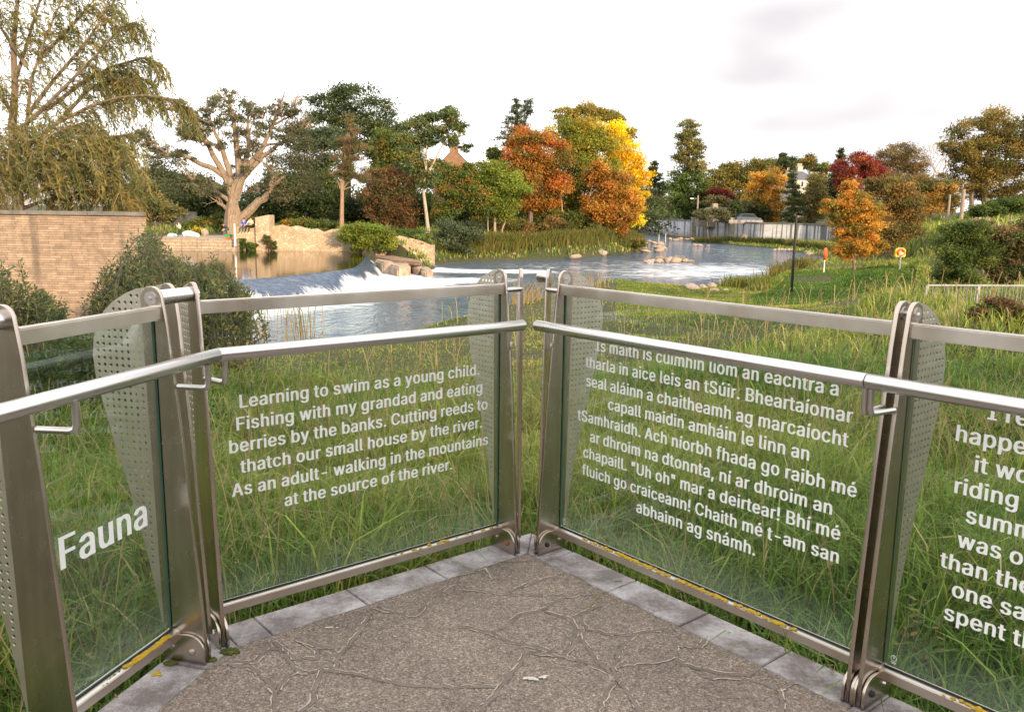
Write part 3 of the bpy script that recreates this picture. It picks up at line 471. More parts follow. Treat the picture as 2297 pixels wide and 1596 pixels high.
for gln in FONT.strip('\n').split('\n'):
    gch, gad, gps = gln.split('\t'); GLYPHS[gch] = (int(gad), [[tuple(map(float, e.split(','))) for e in q.split(' ')] for q in gps.split(';')])
def lettering(lines, parent):
    OX = 24.
    def area(p): return sum(p[i-1][0]*p[i][1]-p[i][0]*p[i-1][1] for i in range(len(p)))
    for txt, sl_, sr_, zb, cap in lines:
        layers = {}; x = 0.
        for ch in txt:
            if ch == ' ': x += 195; continue
            ad, ps = GLYPHS[ch]; sg = area(ps[0]); outs = []
            for p in ps:
                if area(p)*sg > 0: outs.append(p); li = len(outs)-1
                else: li = next((i for i, o_ in enumerate(outs) if inside2(p[0], o_)), 0)
                for sh in (-1, 0, 1): layers.setdefault(li*3+sh+1, []).append([(qx+x+sh*OX, qy) for qx, qy in p])
            x += ad+OX*1.3
        allp = [q for l_ in layers.values() for p in l_ for q in p]; x0 = min(q[0] for q in allp); x1 = max(q[0] for q in allp); sy = cap/509; sx_ = (sr_-sl_)/(x1-x0) if sr_ is not None else sy*.93
        for li_, polys in layers.items():
            me = curve2d('lettering', [[(sl_+(q[0]-x0)*sx_, zb+q[1]*sy) for q in p] for p in polys], 0, 0, LETTER)
            n = len(me.vertices); a = np.empty(n*3, np.float32); me.vertices.foreach_get('co', a); a = a.reshape(-1, 3)[:, [0, 2, 1]].copy(); a[:, 1] = .1347-.00006*li_; LM.append((a, [tuple(p.vertices) for p in me.polygons]))
        mb = MB()
        for a, fs in LM: mb.add(a.tolist(), fs)
        LM.clear(); mb.build('lettering', LETTER, parent)
LM = []
T2 = [("Learning to swim as a young child.", -1.2567, -.125, .8595), ("Fishing with my grandad and eating", -1.272, -.1088, .7745), ("berries by the banks. Cutting reeds to", -1.3029, -.077, .691), ("thatch our small house by the river.", -1.2645, -.1089, .6072), ("As an adult- walking in the mountains", -1.3007, -.0726, .5205), ("at the source of the river.", -1.0915, -.2778, .438)]
T3 = [("Is maith is cuimhin liom an eachtra a", .2153, 1.3746, .995), ("tharla in aice leis an tSúir. Bheartaíomar", .155, 1.4331, .912), ("seal aláinn a chaitheamh ag marcaíocht", .1623, 1.4243, .827), ("capall maidin amháin le linn an", .3031, 1.2843, .745), ("tSamhraidh. Ach níorbh fhada go raibh mé", .1131, 1.4691, .660), ("ar dhroim na dtonnta, ní ar dhroim an", .1968, 1.386, .575), ("chapaill. \"Uh oh\" mar a deirtear! Bhí mé", .1563, 1.4232, .493), ("fluich go craiceann! Chaith mé t-am san", .1527, 1.4248, .409), ("abhainn ag snámh.", .4904, 1.0923, .326)]
T4 = [("I rem", 1.85, 1.01), ("happen", 1.767, .926), ("it wo", 1.829, .843), ("riding", 1.7786, .763), ("summ", 1.82, .680), ("was on", 1.803, .596), ("than the", 1.758, .516), ("one sa", 1.803, .433), ("spent th", 1.787, .350)]
railing_panel(1, -.6, 0, (-1.15, .083), 'glass railing panel lettered Fauna at the left edge', [(-.6, .02, 1), (0, .01, 2)], [("Fauna", -.4836, -.1012, .537, .1)], hu=-.0375, lich=.5)
p2 = railing_panel(2, -1.405, 0, (-1.399, -.024), 'glass railing panel with six lines of English verse', [(-1.405, .03, 2), (0, -.11, 0)], [(a, b, c, z, .0505) for a, b, c, z in T2], extra=(-1.480, .093), lich=.12)
p3 = railing_panel(3, 0, 1.563, (.026, 1.5645), 'glass railing panel with nine lines of Irish text', [(0, .106, 1), (1.563, .0, 0)], [(a, b, c, z, .0505) for a, b, c, z in T3], extra=(-.08,), lich=1.)
p4 = railing_panel(3, 1.603, 3.1, (1.5675, 3.25), 'glass railing panel at the right edge with text cut off by the frame', [(1.603, -.02, 1), (3.1, .0, 1)], [(a, b, None, z, .0505) for a, b, z in T4], lich=.3)
# tubes at the top of the posts
w1 = FR[1] @ Vector((-.006, .145, 1.295)); w2 = FR[2] @ Vector((-1.40, .145, 1.295)); inv = FR[2].inverted()
MB().tube([inv @ w1, inv @ w2], .026, 24).build('corner_tube', TUBE, p2, smooth=True)
MB().tube([(-.155, .125, 1.297), (-.154, .125, 1.297), (-.09, .135, 1.297)], [.024, .026, .026], 24).build('tube_stub', TUBE, p3, smooth=True)
p1 = [o for o in bpy.data.objects if o.get('label', '').startswith('glass railing panel lettered')][0]
MB().tube([(-.6, .145, 1.295), (-.85, .16, 1.295)], .026, 24).build('corner_tube', TUBE, p1, smooth=True)
MB().tube([(1.563, .145, 1.297), (1.603, .145, 1.297)], .008, 10).build('link_bolt', BOLT, p3, smooth=True)
# paving slab, granite edging, mortar joints
def W(fr, s, u, z=0): return FR[fr] @ Vector((s, u, z))
def isect(f0, u0, f1, u1):      # corner between two edge lines
    a = W(f0, 0, u0); d = FR[f0].to_3x3() @ Vector((1, 0, 0)); b = W(f1, 0, u1); e = FR[f1].to_3x3() @ Vector((1, 0, 0)); den = d.x*e.y-d.y*e.x
    t = ((b.x-a.x)*e.y-(b.y-a.y)*e.x)/den; return a+d*t
UO, UI = .166, -.022
def ring(u): return [W(1, -4, u), isect(1, u, 2, u), isect(2, u, 3, u), W(3, 4.5, u)]
ro, ri = ring(UO), ring(UI)
pm = MB(); pm.prism([(q.x, q.y) for q in [ring(UI+.004)[0], ring(UI+.004)[1], ring(UI+.004)[2], ring(UI+.004)[3]]][::-1]+[(-3.2, -3.)], 'z', -.30, -.003)
tag(pm.build('paving', FLAG), kind='structure')
joints = {1: [-3.6, -3., -2.4, -1.75, -1.15, -.6, -.035], 2: [-1.36, -1.225, -.812, -.412, -.012], 3: [.035, .08, .484, .873, 1.25, 1.585, 1.63, 2.1, 2.5, 2.9, 3.3]}
km = MB()
def quadslab(a, b, c, d_, top=0., gap=.0022):
    ce = (a+b+c+d_)/4; q = [p+(ce-p).normalized()*gap*1.6 for p in (a, b, c, d_)]
    bm = [Vector((p.x, p.y, -.16)) for p in q]; tp = [Vector((p.x, p.y, top)) for p in q]; km.add([tuple(p) for p in bm+tp], [(3, 2, 1, 0), (4, 5, 6, 7), (0, 1, 5, 4), (1, 2, 6, 5), (2, 3, 7, 6), (3, 0, 4, 7)])
for f, i in ((1, 0), (2, 1), (3, 2)):
    ss = joints[f]; lo = (ro[i], ri[i]); hi = (ro[i+1], ri[i+1]); pts = [lo]+[(W(f, s, UO), W(f, s, UI)) for s in ss]+[hi]
    for k in range(len(pts)-1): quadslab(pts[k][1], pts[k+1][1], pts[k+1][0], pts[k][0], random.uniform(-.0015, .0015))
tag(km.build('kerb', GRANITE, bevel=.003), kind='structure')
mb_ = MB(); mb_.prism([(q.x, q.y) for q in ring(UO-.006)+ring(UI+.004)[::-1]], 'z', -.5, -.012); tag(mb_.build('platform_edge', MORTAR), kind='structure')
K = 2297/2560
def k8(x, y): return G((500+x*.6966)*K, (1200+y*.6966)*K, 0)
JO = """905,345 940,335 1030,310 1055,350 1110,355|1030,310 1060,290 1200,290|1110,400 1165,375 1250,348 1290,345|895,372 960,390 1100,408 1230,410 1330,415 1400,405|1330,415 1260,440 1230,465 1150,480 1080,530 1040,545|620,455 680,470 770,485 800,460 820,420 910,370|1230,465 1280,485 1330,495 1440,445|1330,495 1350,540 1340,590 1310,630 1250,610 1100,575 1040,545 940,525|1365,500 1390,535 1470,550 1560,550 1620,540 1680,530|1360,545 1365,570 1420,640 1470,690|1560,550 1510,600 1480,670 1500,715 1460,760 1420,831 1400,870|1480,670 1560,650 1640,650 1700,630 1710,590 1790,600|1700,635 1740,660 1860,690 1970,700 2010,665|1800,705 1960,710 2080,750 2150,715|240,570 245,600 200,650 80,655|245,600 290,605 350,680 390,690 440,680|270,580 340,640 420,640 425,610 350,570|80,655 180,670 240,710 265,760 265,831 240,900|440,680 420,720 400,800 360,831|440,680 540,690 650,715 780,735 900,740 1000,740 1080,738 1110,700 1150,660 1165,620|410,800 450,820 520,831 700,850|1080,738 1060,770 1000,831 960,900|1165,620 1250,625 1310,630|1310,630 1400,660 1470,690|490,690 490,640 560,560 610,480|340,570 440,600 480,600|2080,750 2090,800 2085,831 2100,900|1500,715 1560,800 1580,831 1600,900|270,760 330,690 390,690|1790,600 1830,560"""
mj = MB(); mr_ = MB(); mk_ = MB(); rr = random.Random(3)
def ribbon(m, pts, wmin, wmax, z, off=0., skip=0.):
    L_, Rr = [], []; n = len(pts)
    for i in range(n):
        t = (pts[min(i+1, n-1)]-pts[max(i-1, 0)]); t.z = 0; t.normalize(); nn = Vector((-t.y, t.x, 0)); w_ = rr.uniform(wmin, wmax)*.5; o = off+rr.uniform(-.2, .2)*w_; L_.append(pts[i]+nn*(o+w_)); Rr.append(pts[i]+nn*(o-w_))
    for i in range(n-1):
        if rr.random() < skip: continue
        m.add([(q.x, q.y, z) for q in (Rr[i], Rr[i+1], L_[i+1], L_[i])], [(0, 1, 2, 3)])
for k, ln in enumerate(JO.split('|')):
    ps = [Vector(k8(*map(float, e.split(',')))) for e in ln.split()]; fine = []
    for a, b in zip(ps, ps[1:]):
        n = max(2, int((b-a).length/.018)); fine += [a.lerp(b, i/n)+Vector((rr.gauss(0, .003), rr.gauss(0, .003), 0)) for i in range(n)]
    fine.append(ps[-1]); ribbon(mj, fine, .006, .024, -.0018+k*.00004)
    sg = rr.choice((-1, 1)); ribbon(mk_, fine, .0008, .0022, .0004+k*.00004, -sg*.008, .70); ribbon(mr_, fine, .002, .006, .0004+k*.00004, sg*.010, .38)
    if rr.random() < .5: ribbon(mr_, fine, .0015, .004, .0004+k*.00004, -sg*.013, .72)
tag(mk_.build('paving_cracks', noisy('dark_crack', (.035, .028, .022), (.08, .065, .05), 30, .95, 0)), kind='structure'); tag(mj.build('paving_mortar', MORTAR), kind='structure'); tag(mr_.build('paving_highlight_rims', RIM), kind='structure')
# moss and lichen on the stones
def moss(name, label, c, r, n, mat, flat=.5):
    m = MB(); rq = random.Random(int(c[0]*1000))
    for _ in range(n): a = rq.uniform(0, 6.28); d = r*rq.random()**.6; q = rq.uniform(.004, .010); m.ball((math.cos(a)*d, math.sin(a)*d*.6, .001), (q, q, q*flat*1.6), 6, 4)
    o = m.build(name, mat, smooth=True); o.location = (c[0], c[1], c[2]); return tag(o, label, name.split('_')[-1])
c8 = lambda x, y: G((380+x*320/2297)*K, (1480+y*320/2297)*K, 0)
moss('moss', 'green moss patch at the foot of the post left of the English verse', c8(1400, 1060), .035, 60, MOSS); moss('moss', 'small yellowish moss tuft under the foot bracket beside the Fauna panel', c8(330, 1270), .022, 40, MOSS); moss('moss', 'brownish moss tuft between the two left corner posts', c8(1060, 1215), .018, 30, MOSS)
moss('lichen', 'yellow lichen spots on the lower left kerb stone', c8(110, 1460), .022, 12, LICHEN, .12)
moss('moss', 'green moss tuft on the kerb at the foot of the right hand posts', G(2139*K, 1730*K, 0), .02, 24, MOSS)

sm = MB(); rq = random.Random(12)
for x, y, r in ((475, 530, .016), (1195, 710, .030), (1290, 531, .006), (1225, 705, .02), (355, 690, .008), (700, 560, .006), (1690, 745, .006), (920, 640, .005)):
    c = k8(x, y)
    for j in range(5): ce = (c[0]+rq.gauss(0, r*.6), c[1]+rq.gauss(0, r*.25)); n = 9; sm.add([(ce[0]+r*rq.uniform(.25, .7)*math.cos(a), ce[1]+r*.5*rq.uniform(.25, .7)*math.sin(a), .0022+j*.0002) for a in np.linspace(0, 6.28, n+1)[:-1]], [tuple(range(n))])
tag(sm.build('paving_stains', noisy('pale_dropping', (.50, .47, .43), (.66, .63, .58), 60, .95, 0)), kind='structure')
# ------------------------------------------------------------------ river, pool, weir
def watermat(name, base, bumps, foam=False, rough=.05, bd=.12):
    g = NG(name); t = g.n('TexCoord'); g.col(base); g.set(rough=rough, ior=1.33); h = None
    for sc, st, amp in bumps:
        m = g.n('Mapping'); m.inputs['Scale'].default_value = st; m.inputs['Rotation'].default_value = (0, 0, R(-20)); g.l(t.outputs['Object'], m.inputs[0]); q = g.math('MULTIPLY', g.noise(m.outputs[0], sc, 4, .6, .6), amp); h = q if h is None else g.math('ADD', h, q)
    g.bump(h, 1., bd)
    if foam:
        at = g.n('Attribute', attribute_name='foam'); uv = g.n('Mapping'); uv.inputs['Scale'].default_value = foam; g.l(t.outputs['Object' if foam[0] < 30 else 'UV'], uv.inputs[0])
        nn = g.noise(uv.outputs[0], 1., 6, .68, .8); f = g.math('SUBTRACT', g.math('ADD', g.math('MULTIPLY', at.outputs['Fac'], 1.15), nn), .95)
        fac = g.ramp(f, [(.0, (0, 0, 0)), (.20, (1, 1, 1))]); df = g.n('BsdfDiffuse'); df.inputs['Color'].default_value = (.62, .65, .69, 1); m = g.n('MixShader'); g.l(fac, m.inputs[0]); g.l(g.b.outputs[0], m.inputs[1]); g.l(df.outputs[0], m.inputs[2]); g.l(m.outputs[0], g.o.inputs['Surface'])
    return g.m
def pline(pts, z): return [G(x, y, z) for x, y in pts]
CREST = pline([(470, 631), (557, 626), (617, 621.5), (703, 613), (760, 607), (791, 602), (808, 592), (823, 572)], ZU)
FOOT = pline([(470, 704), (545, 695), (610, 687), (700, 674), (780, 655), (834, 634), (858, 612), (850, 588)], ZD)
def pdist(px, py, pl):
    d = np.full(px.shape, 1e9)
    for a, b in zip(pl, pl[1:]):
        ex, ey = b[0]-a[0], b[1]-a[1]; t = np.clip(((px-a[0])*ex+(py-a[1])*ey)/(ex*ex+ey*ey), 0, 1); d = np.minimum(d, np.hypot(px-a[0]-t*ex, py-a[1]-t*ey))
    return d
def gridmesh(name, xs, ys, zf, keep, mat, attr=None):
    X, Y = np.meshgrid(xs, ys); nx, ny = len(xs), len(ys); Z = zf(X, Y); idx = np.arange(nx*ny).reshape(ny, nx)
    q = np.stack([idx[:-1, :-1], idx[:-1, 1:], idx[1:, 1:], idx[1:, :-1]], -1).reshape(-1, 4)
    if keep is not None: q = q[keep(X, Y).ravel()[q].all(1)]
    co = np.stack([X, Y, Z], -1).reshape(-1, 3); used = np.unique(q); mp_ = np.zeros(nx*ny, int); mp_[used] = np.arange(len(used))
    o = npmesh(name, co[used], mp_[q], np.full((len(used), 3), .5), mat)
    for p_ in o.data.polygons: p_.use_smooth = True
    if attr: a = o.data.attributes.new('foam', 'FLOAT', 'POINT'); a.data.foreach_set('value', attr(X, Y).ravel()[used].astype(np.float32))
    return o
FLOW = [G(x, y, ZD) for x, y in ((960, 604), (1040, 608), (1180, 609))]; FLOW2 = [G(x, y, ZD) for x, y in ((900, 640), (1010, 630), (1090, 628))]; FLOW3 = [G(x, y, ZD) for x, y in ((1250, 596), (1400, 592), (1600, 610))]
FLOW4 = [G(x, y, ZD) for x, y in ((1480, 620), (1620, 610), (1720, 590), (1640, 565), (1520, 545))]
def foamf(X, Y): return np.clip(np.exp(-np.maximum(pdist(X, Y, FOOT)-1.2, 0)/1.7)*.74+.62*np.exp(-(pdist(X, Y, FLOW)/1.5)**2)+.40*np.exp(-(pdist(X, Y, FLOW2)/2.4)**2)+.20*np.exp(-(pdist(X, Y, FLOW3)/9)**2)+.18*np.exp(-(pdist(X, Y, FLOW4)/7)**2)+.17, 0, 1)
RIPPLE = watermat('rippled_river_water', (.055, .10, .18), ((1.1, (1, .55, 1), .9), (3.6, (1, .6, 1), .30), (.25, (1, .5, 1), .9)), (.9, 1.7, 1.), bd=.55)
tag(gridmesh('river_water', np.arange(-26, 80, .7), np.arange(24, 200, .7), lambda X, Y: ZD+0*X, lambda X, Y: sdist(X, Y, RIVER) < 2.5, RIPPLE, foamf), kind='structure')
CALM = watermat('calm_pool_water', (.020, .017, .008), ((.8, (1, 3., 1), .03), (3., (1, 2.5, 1), .012)), rough=.03)
pm = MB(); pl_ = [(p[0], p[1], ZU) for p in CREST]+[(p[0], p[1]+.3, ZU) for p in [G(*q, ZU) for q in ((800, 563), (760, 559), (640, 558), (532, 557), (420, 555), (300, 551))]]+[(-40, 62, ZU), (-40, 38, ZU)]
pm.add(pl_, [tuple(range(len(pl_)))]); tag(pm.build('pool_water', CALM), kind='structure')
# the sloping sheet of the weir
nA, nT = 150, 26; rs = lambda pl, n: np.stack([np.interp(np.linspace(0, 1, n), np.concatenate([[0], np.cumsum(np.linalg.norm(np.diff(np.array(pl), axis=0), axis=1))])/np.linalg.norm(np.diff(np.array(pl), axis=0), axis=1).sum(), np.array(pl)[:, i]) for i in range(3)], 1)
A, B = rs(CREST, nA), rs(FOOT, nA); tt = np.linspace(0, 1, nT); co = A[:, None]*(1-tt)[None, :, None]+B[:, None]*tt[None, :, None]; co[..., 2] = ZU+.012+(ZD-ZU)*(tt**1.35)[None]+RNG.normal(0, .012, (nA, nT))*np.minimum(1, tt*3)[None]
idx = np.arange(nA*nT).reshape(nA, nT); q = np.stack([idx[:-1, :-1], idx[:-1, 1:], idx[1:, 1:], idx[1:, :-1]], -1).reshape(-1, 4)
WEIRM = watermat('falling_water', (.03, .06, .12), ((2.2, (1, 1, 1), .8),), (130., 2.6, 1.), rough=.12); o = npmesh('weir_water', co.reshape(-1, 3), q, np.full((nA*nT, 3), .5), WEIRM)
uvl = o.data.uv_layers.new(name='UVMap'); li = np.empty(len(o.data.loops), np.int32); o.data.loops.foreach_get('vertex_index', li); uv = np.stack([(li//nT)/(nA-1), (li % nT)/(nT-1)], 1).astype(np.float32); uvl.data.foreach_set('uv', uv.ravel())
ft = np.tile(np.clip(.0+.70*tt**1.15, -.2, 1), (nA, 1)); ft += (.12*np.sin(np.linspace(0, 40, nA))+.10*np.sin(np.linspace(2, 17, nA)))[:, None]; ft[:8] += .1
a = o.data.attributes.new('foam', 'FLOAT', 'POINT'); a.data.foreach_set('value', np.clip(ft, -.3, 1).ravel().astype(np.float32)); tag(o, kind='structure')
for p_ in o.data.polygons: p_.use_smooth = True
# broken white water in front of the foot: small crests
m = MB(); rq = random.Random(5)
# ------------------------------------------------------------------ rocks
def rockmesh(seed, sub=2, rough=.28):
    bm = bmesh.new(); bmesh.ops.create_icosphere(bm, subdivisions=sub, radius=1); rq = random.Random(seed); ax = [(Vector((rq.gauss(0, 1), rq.gauss(0, 1), rq.gauss(0, 1))).normalized(), rq.uniform(.62, .95)) for _ in range(9)]
    for v in bm.verts:
        for n_, k in ax:
            d = v.co.dot(n_)
            if d > k: v.co -= n_*(d-k)*.85
        v.co *= 1+rq.uniform(-rough, rough)*.16
    me = bpy.data.meshes.new('rock'); bm.to_mesh(me); bm.free(); return me
RK = {}
for mi, mt in enumerate((ROCKP, ROCKN, ROCKW)):
    for k in range(6): me = rockmesh(mi*10+k); me.materials.append(mt); RK[mi, k] = me
def rock(x, y, z, wpx, hpx, label, group=None, mi=0, name='boulder', bz=None, d=None, deep=.8):
    c = G(x, y, z) if d is None else P(x, y, d); dist = c[1]; o = bpy.data.objects.new(name, RK[mi, random.randrange(6)]); link(o); rx, rz = wpx*dist/F/2, hpx*dist/F/2
    o.location = (c[0], c[1], c[2]+rz*.62); o.scale = (rx, rx*deep, rz*1.25); o.rotation_euler = (random.uniform(-.2, .2), random.uniform(-.2, .2), random.choice((0, math.pi))+random.uniform(-.3, .3)); return tag(o, label, 'rock', group)
NEAR = [(1551, 652, 40, 16, 'long low pinkish boulder at the left end of the near shore row', 1), (1577, 651, 22, 14, 'small rounded boulder second from the left in the near shore row', 1), (1596, 650, 22, 17, 'upright brown boulder third from the left in the near shore row', 1), (1603, 655, 26, 9, 'low flat boulder in front of the upright brown one', 1), (1622, 647, 33, 20, 'largest tan boulder at the top of the near shore row', 1), (1647, 644, 28, 14, 'smooth grey boulder touching the right of the largest tan one', 2), (1667, 642, 21, 12, 'small buff boulder behind the shore grass tuft', 0), (1686, 641, 21, 10, 'farthest buff boulder behind the flat oval one', 0), (1693, 653, 50, 16, 'large flat oval boulder at the grass edge of the near shore row', 1), (1727, 651, 19, 11, 'small whitish boulder at the right end of the near shore row', 2), (1626, 655, 18, 8, 'dark little boulder at the waterline under the largest tan one', 1)]
for x, y, a, b, l, k in NEAR: rock(x, y, ZD+.2, a*1.1, b*1.15, l, 'boulders along the near shore', k)
rq = random.Random(9)
for k in range(26): u = rq.uniform(-1, 1); x = 1508+u*54; rock(x, 589-rq.random()*9*(1-u*u), ZD, rq.uniform(14, 28), rq.uniform(5, 8)+5*(1-abs(u)), 'pale stone heaped on the low islet in mid river', 'stones of the mid river islet', 0)
for k in range(14): u = rq.random(); rock(1437+u*60, 561-u*2+rq.uniform(-5, 5), ZD, rq.uniform(14, 30)*(1-.3*u), rq.uniform(4, 8), 'pale stone on the spit below the autumn trees', 'stones of the spit by the autumn trees', 0)
for k in range(8): u = rq.random(); rock(1418+u*70, 548-rq.uniform(0, 6), ZD, rq.uniform(12, 24), rq.uniform(3, 5), 'pale stone in the shallows behind the spit', 'stones in the far shallows', 0)
for k in range(18): u = rq.random(); rock(1492+u*106, 539+u*4-rq.random()*4, ZD, rq.uniform(10, 20), rq.uniform(3, 6)*(1.2-.5*u), 'pale stone of the bar under the concrete wall', 'stones of the bar under the river wall', 0)
for k in range(9): u = rq.random(); rock(1551+u*42, 551+u, ZD, rq.uniform(7, 13), rq.uniform(3, 6), 'pale stone of the small bar before the river wall', 'stones of the small mid channel bar', 0)
for k in range(9): u = rq.random(); rock(1643+u*42, 549+u*2, ZD, rq.uniform(7, 14), rq.uniform(4, 7), 'pale stone heaped at the foot of the wall outlet', 'stones at the wall outlet', 0)
for k in range(9): u = rq.random(); rock(1738+u*66, 562+u*2, ZD, rq.uniform(8, 15), rq.uniform(5, 8), 'pale stone on the far bank left of the life ring', 'stones left of the life ring', 0)
for k in range(10): u = rq.random(); rock(1806+u*52, 573-rq.random()*5, ZD, rq.uniform(9, 20), rq.uniform(5, 10), 'buff stone on the bank behind the life ring', 'stones behind the life ring', 0)
rock(1290, 579, ZD+.05, 30, 10, 'pale boulder on the grassy bank under the green alders', mi=0); rock(1350, 572, ZD+.05, 34, 13, 'brown boulder on the bank under the rust coloured tree', mi=1)
rock(1745, 622, ZD+.5, 22, 10, 'small pinkish rock at the water edge behind the black post', mi=1)
# slabs at the end of the weir
def slab(name, label, pts, z0, z1, mat):
    m = MB(); q = [G(x, y, z1) for x, y in pts]; n = len(q); m.add([(p[0], p[1], z0) for p in q]+[(p[0], p[1], z1+random.uniform(-.05, .05)) for p in q], [tuple(range(n))[::-1], tuple(range(n, 2*n))]+[(i, (i+1) % n, n+(i+1) % n, n+i) for i in range(n)])
    return tag(m.build(name, mat, bevel=.12, segs=3, smooth=True), label, 'stone slab')
slab('stone_slab', 'long brown wet slab along the far side of the weir end', [(822, 574), (832, 571), (885, 574), (948, 583), (944, 588), (880, 583)], -2.15, -1.8, SLABB)
slab('stone_slab', 'narrow pale block at the crest end of the weir stones', [(829, 578), (880, 583.5), (886, 590), (858, 589)], -2.8, -1.88, ROCKP)
slab('stone_slab', 'long pale block in the middle of the weir stones', [(860, 590), (888, 584), (918, 586), (921, 596), (892, 598)], -2.9, -1.98, ROCKP)
slab('stone_slab', 'square pale block second from the right in the weir stones', [(923, 596), (921, 587), (945, 589), (949, 597), (938, 600)], -2.9, -2.1, ROCKP)
slab('stone_slab', 'rounded orange buff block at the right end of the weir stones', [(938, 601), (950, 595), (966, 598), (972, 606), (955, 607)], -2.9, -2.2, ROCKP)
rock(958, 592, ZD+.2, 34, 12, 'broken pale stone behind the right end of the weir slabs', mi=0)
# ------------------------------------------------------------------ ruined mill walls beyond the pool
DR = 66.
def wallstrip(name, label, cat, top, bot_z, d, thick, mat, dz=None):
    m = MB(); n = len(top); f = []; 
    rj = random.Random(len(top)*7+int(d*10)); fr_ = [P(x, y, d+(dz[i] if dz else 0)) for i, (x, y) in enumerate(top)]; jit = {}; rag = .10 if mat is RUBBLE else 0.; org = np.array([fr_[0][0], fr_[0][1], bot_z]); c = [p-org for p in fr_]; nb = 6
    for i in range(n-1):
        a, b = c[i], c[i+1]; k = max(1, int(np.linalg.norm(b-a)/.5))
        for j in range(k):
            p, q = a+(b-a)*j/k, a+(b-a)*(j+1)/k; p[2] += jit.setdefault((i+(j == 0)*0, j) if j else ('c', i), rj.uniform(-rag, rag)); q[2] += jit.setdefault((i, j+1) if j+1 < k else ('c', i+1), rj.uniform(-rag, rag)); m.add([(p[0], p[1], 0), (q[0], q[1], 0), (q[0], q[1]+thick, 0), (p[0], p[1]+thick, 0), tuple(p), tuple(q), (q[0], q[1]+thick, q[2]), (p[0], p[1]+thick, p[2])], [(4, 5, 6, 7), (0, 1, 5, 4), (2, 3, 7, 6)]+([(3, 0, 4, 7)] if i == 0 and j == 0 else [])+([(1, 2, 6, 5)] if i == n-2 and j == k-1 else []))
    o = m.build(name, mat, loc=org); return tag(o, label, cat) if label else o
wallstrip('ruined_wall', 'long low ruined pale rubble wall rising from the pool', 'ruin', [(529, 536), (531, 511), (571, 511), (572, 507.5), (628, 507), (645, 510), (662, 508), (690, 515), (706, 512), (722, 519), (742, 516), (765, 512), (792, 505), (800, 520), (830, 542)], ZU-.3, 65.5, 1.1, RUBBLE)
wallstrip('ruined_turret', 'square stub of a pale stone turret standing on the ruined wall', 'ruin', [(572, 487), (575, 485), (600, 484.5), (603, 486), (603.5, 507)], ZU-.2, 65.2, 1.5, RUBBLE)
wallstrip('ruined_wall', 'buff ruined wall face behind the weir slabs under ivy', 'ruin', [(838, 548), (850, 545), (862, 538), (880, 534), (895, 527), (905, 531), (925, 536), (945, 541), (972, 552)], ZD-.2, 65.5, 1.4, RUBBLE)
m_ = wallstrip('mill_quay', 'stepped pale stone quay at the edge of the pool left of the ruin', 'quay', [(300, 534), (420, 535), (470, 536), (532, 537)], ZU-.3, 64.2, 9., STEPST)
wallstrip('ruin_stub', 'broken stone stub at the right end of the ivy covered wall', 'ruin', [(942, 528), (945, 523), (955, 521), (962, 524), (964, 545)], ZD, 67, .9, RUBBLE)
wallstrip('ruin_stub', 'low pale wall stump under the trees beside the yellow life ring', 'ruin', [(1182, 528), (1190, 524), (1220, 524), (1223, 545)], -1.8, 84, 1., RUBBLE)
wallstrip('ruin_stub', 'weathered upright stone pier beneath the yellow tree', 'ruin', [(1386, 503), (1390, 499), (1400, 499), (1408, 505), (1409, 530)], -2., 98, 1.2, RUBBLE)
wallstrip('concrete_wall', 'grey concrete panel wall behind the walking person', 'wall', [(333, 476), (385, 474), (386, 473.5), (440, 475)], -1., 84, .3, CONCD)
# ------------------------------------------------------------------ coursed wall on the left
o_ = P(-60, 700, 18.); xr = P(326, 480, 18.); zt = P(100, 482, 18.)[2]; t = empty('garden_wall', (-9., 18., -1.6), 'long buff coursed stone wall with grey coping at the left', 'wall')
mw = MB(); mw.prism([(-12, 0), (xr[0]+9., 0), (xr[0]+8.74, .45), (-12, .45)], 'z', 0, zt+1.6); mw.build('wall', WALLST, t); mw = MB()
for i in range(16): a = xr[0]+9.+.06-1.25*(i+1); e_ = .32 if i == 0 else 0; mw.prism([(a+.004, -.07), (a+1.246, -.07), (a+1.246-e_, .52), (a+.004, .52)], 'z', zt+1.603, zt+1.685)
mw.build('coping', noisy('dark_coping_stone', (.11, .105, .10), (.20, .185, .17), 5, .9, .3), t, bevel=.008)
